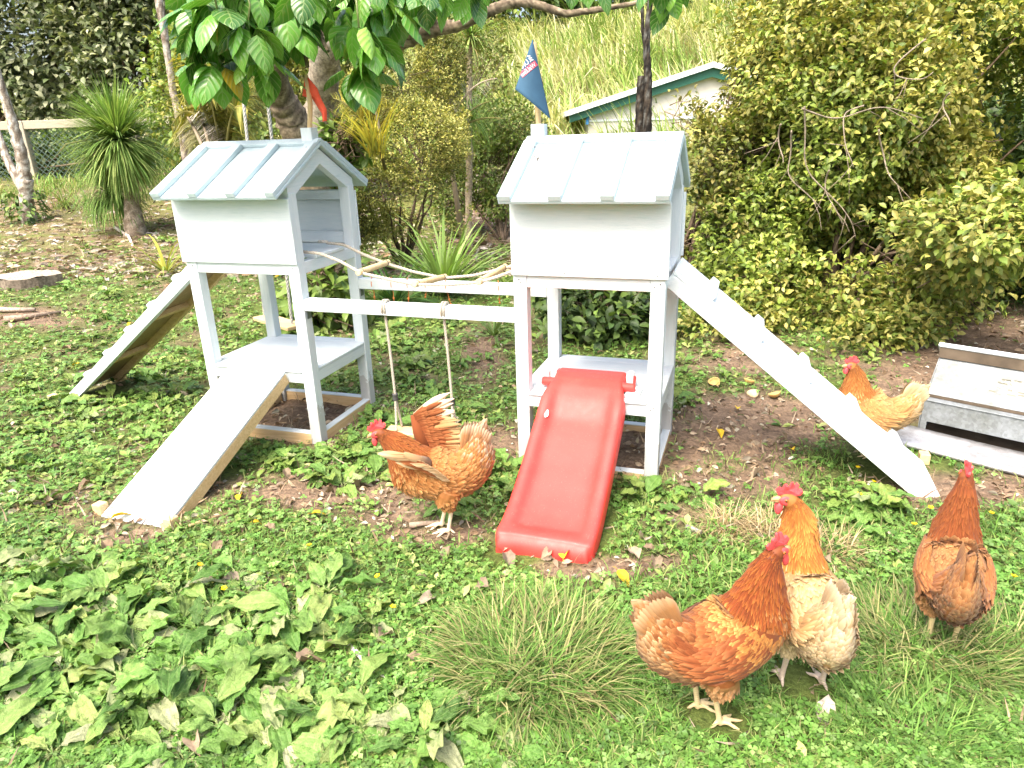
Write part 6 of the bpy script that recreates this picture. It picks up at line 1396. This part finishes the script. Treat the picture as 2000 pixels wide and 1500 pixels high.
    lay(n_ * 3, lambda s_, z_: (s_ > 2.2) & (s_ < 6.6) & (z_ > -.5), .021, .011, pal['back'], pal['back_e'], .085, .15)
    lay(n_ * 2, lambda s_, z_: (s_ > 6.0) & (s_ < 8.9) & (z_ > .1), .018, .011, pal['cape'], pal['cape_e'], .085, .14)
    lay(int(n_ * 3.5), lambda s_, z_: (s_ > 8.6) & (s_ < 12.2), .030, .0058, pal['hackle'], pal['hackle_e'], .075, .10, .25)
    lay(int(n_ * 1.6), lambda s_, z_: (s_ > 11.2) & (s_ < 13.0), .010, .0038, pal['hackle'], pal['hackle_e'], .05, .12)
    lay(int(n_ * 3.0), lambda s_, z_: (s_ < 3.4) & (s_ > .6), .030, .012, pal['tail'], pal['tail_e'], .04, .05)
    for kn, hk, ft_ in leg_pts:      # feathered drumsticks
        m_ = 240; t_ = rng.random(m_) ** .8; a_ = rng.uniform(0, 2 * PI, m_); h0 = np.array([hip[0] - .005, np.sign(kn[1]) * .034, .150]); seg_ = t_ < .5
        ax0 = np.where(seg_[:, None], h0 + (kn - h0) * (t_ * 2)[:, None], kn + (hk - kn) * ((t_ - .5) * 1.15)[:, None]); rad = np.interp(t_, [0, .5, .82, 1], [.036, .030, .020, .013]) * thigh
        nr_ = np.stack([np.cos(a_), np.sin(a_), .1 + 0 * a_], -1); D = unit(np.array([-.12, 0, -1.]) + .10 * nr_ + .12 * rng.normal(0, 1, (m_, 3)))
        feather_inst(mb, ax0 + nr_ * rad[:, None], D, nr_, .015 * rng.uniform(.8, 1.2, m_), np.full(m_, .008), var(pal['belly'], m_), var(pal['belly_e'], m_))
    # tail quills: a tent of broad feathers
    tb0 = cS[int(2.6 * 5)]; td = unit(cS[1] - cS[int(3 * 5)]); up_ = unit(nS[8]); n_ = 11
    for sgn in (-1, 1):
        f_ = np.linspace(0, 1, n_); p_ = tb0 + np.outer(f_ - .35, -up_ * -.055) + np.array([0, sgn * .010, 0]); D = unit(td + np.outer(f_ - .35, up_ * .30) + np.array([0, sgn * .03, 0])); nr_ = np.tile(np.array([0, sgn, .15]), (n_, 1)) + .01 * rng.normal(0, 1, (n_, 3))
        L_ = (np.linalg.norm(cS[0] - tb0) * .98) * rng.uniform(.94, 1.0, n_) * (.86 + .14 * np.sin(f_ * PI)); feather_inst(mb, p_ + nr_ * .004, D, nr_, L_, np.full(n_, .021), var(pal['tail'], n_), var(pal['tail_e'], n_))
    mb.build('plumage', FEATHER, root, smooth=True)
    # wings
    for sgn in (1, -1):
        mb = MB()
        if not raised:
            a0 = 0 if sgn > 0 else PI
            def wp(f_, g_, lift):       # f_: 0 shoulder..1 tip, g_: -1 lower edge..1 upper edge
                s_ = 8.25 - 5.4 * f_; ang = (.62 - .38 * f_ ** 2) * g_ + .02 + .12 * f_; a_ = ang if sgn > 0 else PI - ang
                return surf(s_ * 5, a_, lift)
            nf_, ng = 18, 9; ff, gg = np.meshgrid(np.linspace(0, 1, nf_), np.linspace(-1, 1, ng), indexing='ij')
            lift = (.013 * (1 - (gg * .9) ** 4) * np.sin(np.clip(ff * 1.15 + .12, 0, 1) * PI * .75 + .35)).ravel(); V = wp(ff.ravel(), gg.ravel(), lift)
            F = [(i * ng + j, i * ng + j + 1, (i + 1) * ng + j + 1, (i + 1) * ng + j) for i in range(nf_ - 1) for j in range(ng - 1)]
            mb.add(V, F, np.array(pal['wing']) * .8)
            for (f0, f1, nn, L_, W_, bk, ek, gl, gh) in ((.45, .85, 40, .062, .014, 'wing', 'wing_e', -1, .1), (.30, .80, 130, .036, .013, 'wing', 'wing_e', -1, .9), (.10, .55, 200, .024, .0125, 'wing', 'wing_e', -.98, .98), (0, .34, 190, .017, .011, 'cape', 'cape_e', -.7, 1.), (.45, .98, 110, .030, .012, 'wing', 'wing_e', -.3, .98)):
                fr = rng.uniform(f0, f1, nn); gr = rng.uniform(gl, gh, nn); lf = .014 * (1 - (gr * .9) ** 4) * np.sin(np.clip(fr * 1.15 + .12, 0, 1) * PI * .75 + .35); p_ = wp(fr, gr, lf + .001); p2 = wp(fr + .04, gr, lf + .001); D = unit(p2 - p_)
                nr_ = surf_n((8.25 - 5.4 * fr) * 5, np.where(sgn > 0, .2 + .5 * gr, PI - .2 - .5 * gr))[0]
                D = unit(D + nr_ * .025 + .03 * rng.normal(0, 1, (nn, 3)))
                feather_inst(mb, p_, D, nr_ + .08 * rng.normal(0, 1, (nn, 3)), L_ * rng.uniform(.85, 1.1, nn), np.full(nn, W_), var(pal[bk], nn), var(pal[ek], nn), .2)
        else:
            sh = surf(np.array([7.9 * 5.]), np.array([.65 if sgn > 0 else PI - .65]))[0]
            if sgn < 0:      # far wing, fanned and seen from inside
                wr = sh + np.array([.030, -.028, .100]); fwd0, fwd1 = np.array([-.90, -.15, .42]), np.array([-.95, -.1, -.28]); nrm = np.array([-.1, 1., .1])
                mb.tube([sh - [0, 0, .01], (sh + wr) / 2 + [.004, 0, .004], wr], [.022, .017, .010], 10, np.array(pal['wing']))
                for (nn, L_, W_, bk, off) in ((18, .112, .024, 'wingq', 0), (20, .082, .019, 'wing', .003), (30, .060, .016, 'wing', .006), (44, .042, .014, 'wing', .009), (50, .028, .012, 'wing', .012)):
                    t_ = np.linspace(0, 1, nn); p_ = wr + np.outer(t_, sh - wr) + np.array(nrm) * off
                    D = unit(np.outer(1 - t_, fwd0) + np.outer(t_, fwd1) + np.outer(np.sin(t_ * PI), np.array([-.5, .1, -.05])) + .04 * rng.normal(0, 1, (nn, 3))); b_ = var(pal[bk], nn); e_ = var(pal[bk + '_e'], nn)
                    if bk == 'wingq': b_[:5] = var((.60, .44, .28), 5); e_[:5] = var((.66, .54, .40), 5)
                    feather_inst(mb, p_, D, np.tile(nrm, (nn, 1)) + .06 * rng.normal(0, 1, (nn, 3)), np.full(nn, L_) * rng.uniform(.92, 1.06, nn), np.full(nn, W_), b_, e_, .25)
            else:            # near wing, swung forward and seen along its edge
                rear, mid = sh + np.array([-.062, .020, -.046]), sh + np.array([.050, .042, .052])
                mb.tube([sh, (sh + mid) / 2 + [-.005, .008, 0], mid], [.020, .014, .007], 10, np.array(pal['under']) * .8)
                for (nn, L_, W_, bk, off, sp0) in ((13, .105, .016, 'under', 0, 1.0), (16, .070, .014, 'wing', .004, .8), (20, .040, .012, 'under', .007, .7)):
                    t_ = np.linspace(0, 1, nn); p_ = rear + np.outer(t_ * sp0, mid - rear) + np.array([-.1, .9, .4]) * off + np.outer(np.sin(t_ * PI), [-.004, .006, .010])
                    D = unit(np.outer(1 - t_, [.80, .10, .50]) + np.outer(t_, [.98, .02, .10]) + .03 * rng.normal(0, 1, (nn, 3)))
                    feather_inst(mb, p_, D, np.tile([-.35, .75, .55], (nn, 1)) + .1 * rng.normal(0, 1, (nn, 3)), L_ * (.6 + .4 * np.sin(t_ * PI * .8 + .5)), np.full(nn, W_), var(pal[bk], nn), var(pal[bk + '_e'], nn), .2)
        mb.build('wing', FEATHER, root, smooth=True)
    # face
    hi = len(ss) - 1; hc = cS[int(13.4 * 5)]; f_ = unit(cS[hi] - cS[int(13 * 5)]); l_ = lS[int(13.4 * 5)]; u_ = np.cross(f_, l_); u_ = u_ if u_[2] > 0 else -u_; l_ = np.cross(u_, f_)
    H = np.stack([f_, l_, u_], -1); tow = lambda p_: np.asarray(p_) @ H.T + hc
    ol = [(.020, .006), (.026, .014), (.022, .022), (.0165, .019), (.014, .031), (.009, .032), (.006, .023), (.003, .036), (-.002, .036), (-.005, .026), (-.009, .035), (-.0135, .032), (-.014, .022), (-.019, .026), (-.023, .021), (-.021, .013), (-.014, .010), (0, .009)]
    ol = np.array(ol) * 1.08
    mb = MB(); rows = []
    cen_ = np.array([.0, .016])
    for off, shr in ((-.0036, .80), (-.0022, 1.0), (.0022, 1.0), (.0036, .80)):
        rows.append(np.array([tow((cen_[0] + (a_ - cen_[0]) * shr, off + .004 * math.sin(a_ * 120) * max(0, (b_ - .012) / .02), cen_[1] + (b_ - cen_[1]) * shr)) for a_, b_ in ol]))
    m_ = len(ol); V = np.vstack(rows); F = [(r_ * m_ + j, r_ * m_ + (j + 1) % m_, (r_ + 1) * m_ + (j + 1) % m_, (r_ + 1) * m_ + j) for r_ in range(3) for j in range(m_)] + [tuple(range(m_))[::-1], tuple(3 * m_ + j for j in range(m_))]
    mb.add(V, F); mb.build('comb', COMB, root)
    for sgn in (1, -1):
        mb = MB(); mb.ell(tow((.013, sgn * .006, -.022)), (.0075, .0040, .0135), 12, 9, R=H); mb.build('wattle', COMB, root, smooth=True)
        mb = MB(); mb.ell(tow((.004, sgn * .0092, -.001)), (.0145, .0040, .0105), 12, 9, R=H); mb.ell(tow((-.010, sgn * .0095, -.011)), (.0055, .003, .008), 10, 7, R=H); mb.build('face_skin', COMB, root, smooth=True)
        mb = MB(); mb.ell(tow((.005, sgn * .0124, .001)), (.0038, .0024, .0038), 12, 8, R=H); e_ = mb.build('eye', EYE, root, smooth=True)
        mb = MB(); mb.ell(tow((.0055, sgn * .0142, .001)), (.0017, .0010, .0017), 10, 6, R=H); mb.build('pupil', PUPIL, e_, smooth=True)
    mb = MB(); mb.tube([tow((.012, 0, -.002)), tow((.021, 0, -.003)), tow((.028, 0, -.0065)), tow((.031, 0, -.011))], [.0072, .0058, .0034, .0008], 10); mb.tube([tow((.012, 0, -.007)), tow((.020, 0, -.0085)), tow((.026, 0, -.0105))], [.005, .0038, .001], 8); mb.build('beak', BEAK, root, smooth=True)
    root.scale = (scale,) * 3
    return root
PA = dict(hackle=(0.148, 0.033, 0.008), hackle_e=(0.296, 0.100, 0.021), cape=(0.311, 0.126, 0.030), cape_e=(0.488, 0.296, 0.096), back=(0.237, 0.074, 0.021), back_e=(0.340, 0.148, 0.050), wing=(0.178, 0.048, 0.014), wing_e=(0.281, 0.107, 0.037), breast=(0.281, 0.104, 0.030), breast_e=(0.355, 0.163, 0.056), belly=(0.311, 0.148, 0.056), belly_e=(0.400, 0.237, 0.111), tail=(0.311, 0.141, 0.048), tail_e=(0.488, 0.340, 0.192), face=(0.222, 0.059, 0.015))
PB = dict(hackle=(0.272, 0.088, 0.016), hackle_e=(0.464, 0.232, 0.052), cape=(0.416, 0.256, 0.104), cape_e=(0.544, 0.400, 0.216), back=(.42, .27, .12), back_e=(.54, .40, .22), wing=(0.368, 0.208, 0.080), wing_e=(0.512, 0.368, 0.200), breast=(0.368, 0.192, 0.064), breast_e=(0.464, 0.304, 0.144), belly=(.50, .36, .19), belly_e=(.58, .46, .29), tail=(.50, .35, .18), tail_e=(.62, .52, .38), face=(0.360, 0.160, 0.040))
PC = dict(hackle=(0.163, 0.043, 0.012), hackle_e=(0.237, 0.078, 0.022), cape=(0.296, 0.126, 0.041), cape_e=(0.400, 0.222, 0.096), back=(0.296, 0.130, 0.048), back_e=(0.370, 0.192, 0.081), wing=(.28, .10, .032), wing_e=(.38, .17, .06), breast=(0.266, 0.096, 0.030), breast_e=(0.340, 0.163, 0.059), belly=(0.311, 0.148, 0.059), belly_e=(0.370, 0.215, 0.104), tail=(.30, .12, .04), tail_e=(.42, .22, .09), face=(0.222, 0.067, 0.018))
PD = dict(PA, hackle=(0.192, 0.052, 0.013), hackle_e=(0.311, 0.118, 0.031), back=(.32, .125, .035), back_e=(.46, .24, .095), cape=(0.296, 0.111, 0.030), cape_e=(0.400, 0.215, 0.081), breast=(.34, .13, .036), breast_e=(.46, .23, .08), belly=(.35, .15, .045), belly_e=(.46, .25, .10), tail=(0.311, 0.141, 0.056), tail_e=(0.533, 0.429, 0.311), wingq=(0.370, 0.207, 0.081), wingq_e=(0.459, 0.318, 0.163), under=(0.370, 0.237, 0.118), under_e=(0.444, 0.333, 0.207))
PE = dict(PB, hackle=(0.222, 0.074, 0.016), hackle_e=(0.370, 0.178, 0.052), back=(0.355, 0.192, 0.067), back_e=(0.429, 0.281, 0.126), wing=(0.326, 0.163, 0.056), wing_e=(0.400, 0.252, 0.104), cape=(0.370, 0.200, 0.067), cape_e=(0.459, 0.311, 0.141), belly=(0.385, 0.244, 0.104), belly_e=(0.444, 0.318, 0.163), tail=(0.414, 0.296, 0.148), tail_e=(0.503, 0.407, 0.266))
q = gp(1384, 1406); make_hen('glossy red-brown hen standing side-on in the foreground with golden shoulder feathers, facing right', q, math.radians(10), PA, .95, head_yaw=math.radians(14), legs=((.012, -.018), (-.012, .022)), nf=3000)
q = gp(1562, 1342); make_hen('pale cream-rumped hen with golden neck, seen from the rear with head turned left', q, math.radians(90), PB, .95, head_yaw=math.radians(80), tail_up=.2, legs=((.0, -.040), (.015, .030)), nf=2800, legc=(.52, .42, .32), neck_stretch=1.12, neck_pitch=.15)
q = gp(1836, 1252); make_hen('plain ginger hen seen from behind at the right, looking away from the camera', q, math.radians(64), PC, .92, neck_stretch=1.18, neck_pitch=-.15, nf=2800, tail_up=.25)
q = gp(876, 1034); make_hen('ginger hen raising both wings beside the red slide, facing left', q, math.radians(184), PD, .98, neck_pitch=.30, body_pitch=.20, legs=((.0, .012), (.020, -.02)), raised=True, nf=2600, legc=(.72, .62, .42), tail_up=.1)
q = gp(1698, 890); make_hen('buff hen standing behind the long ramp by the metal feeder, facing left', q, math.radians(165), PE, .86, nf=2200, head_yaw=math.radians(10))
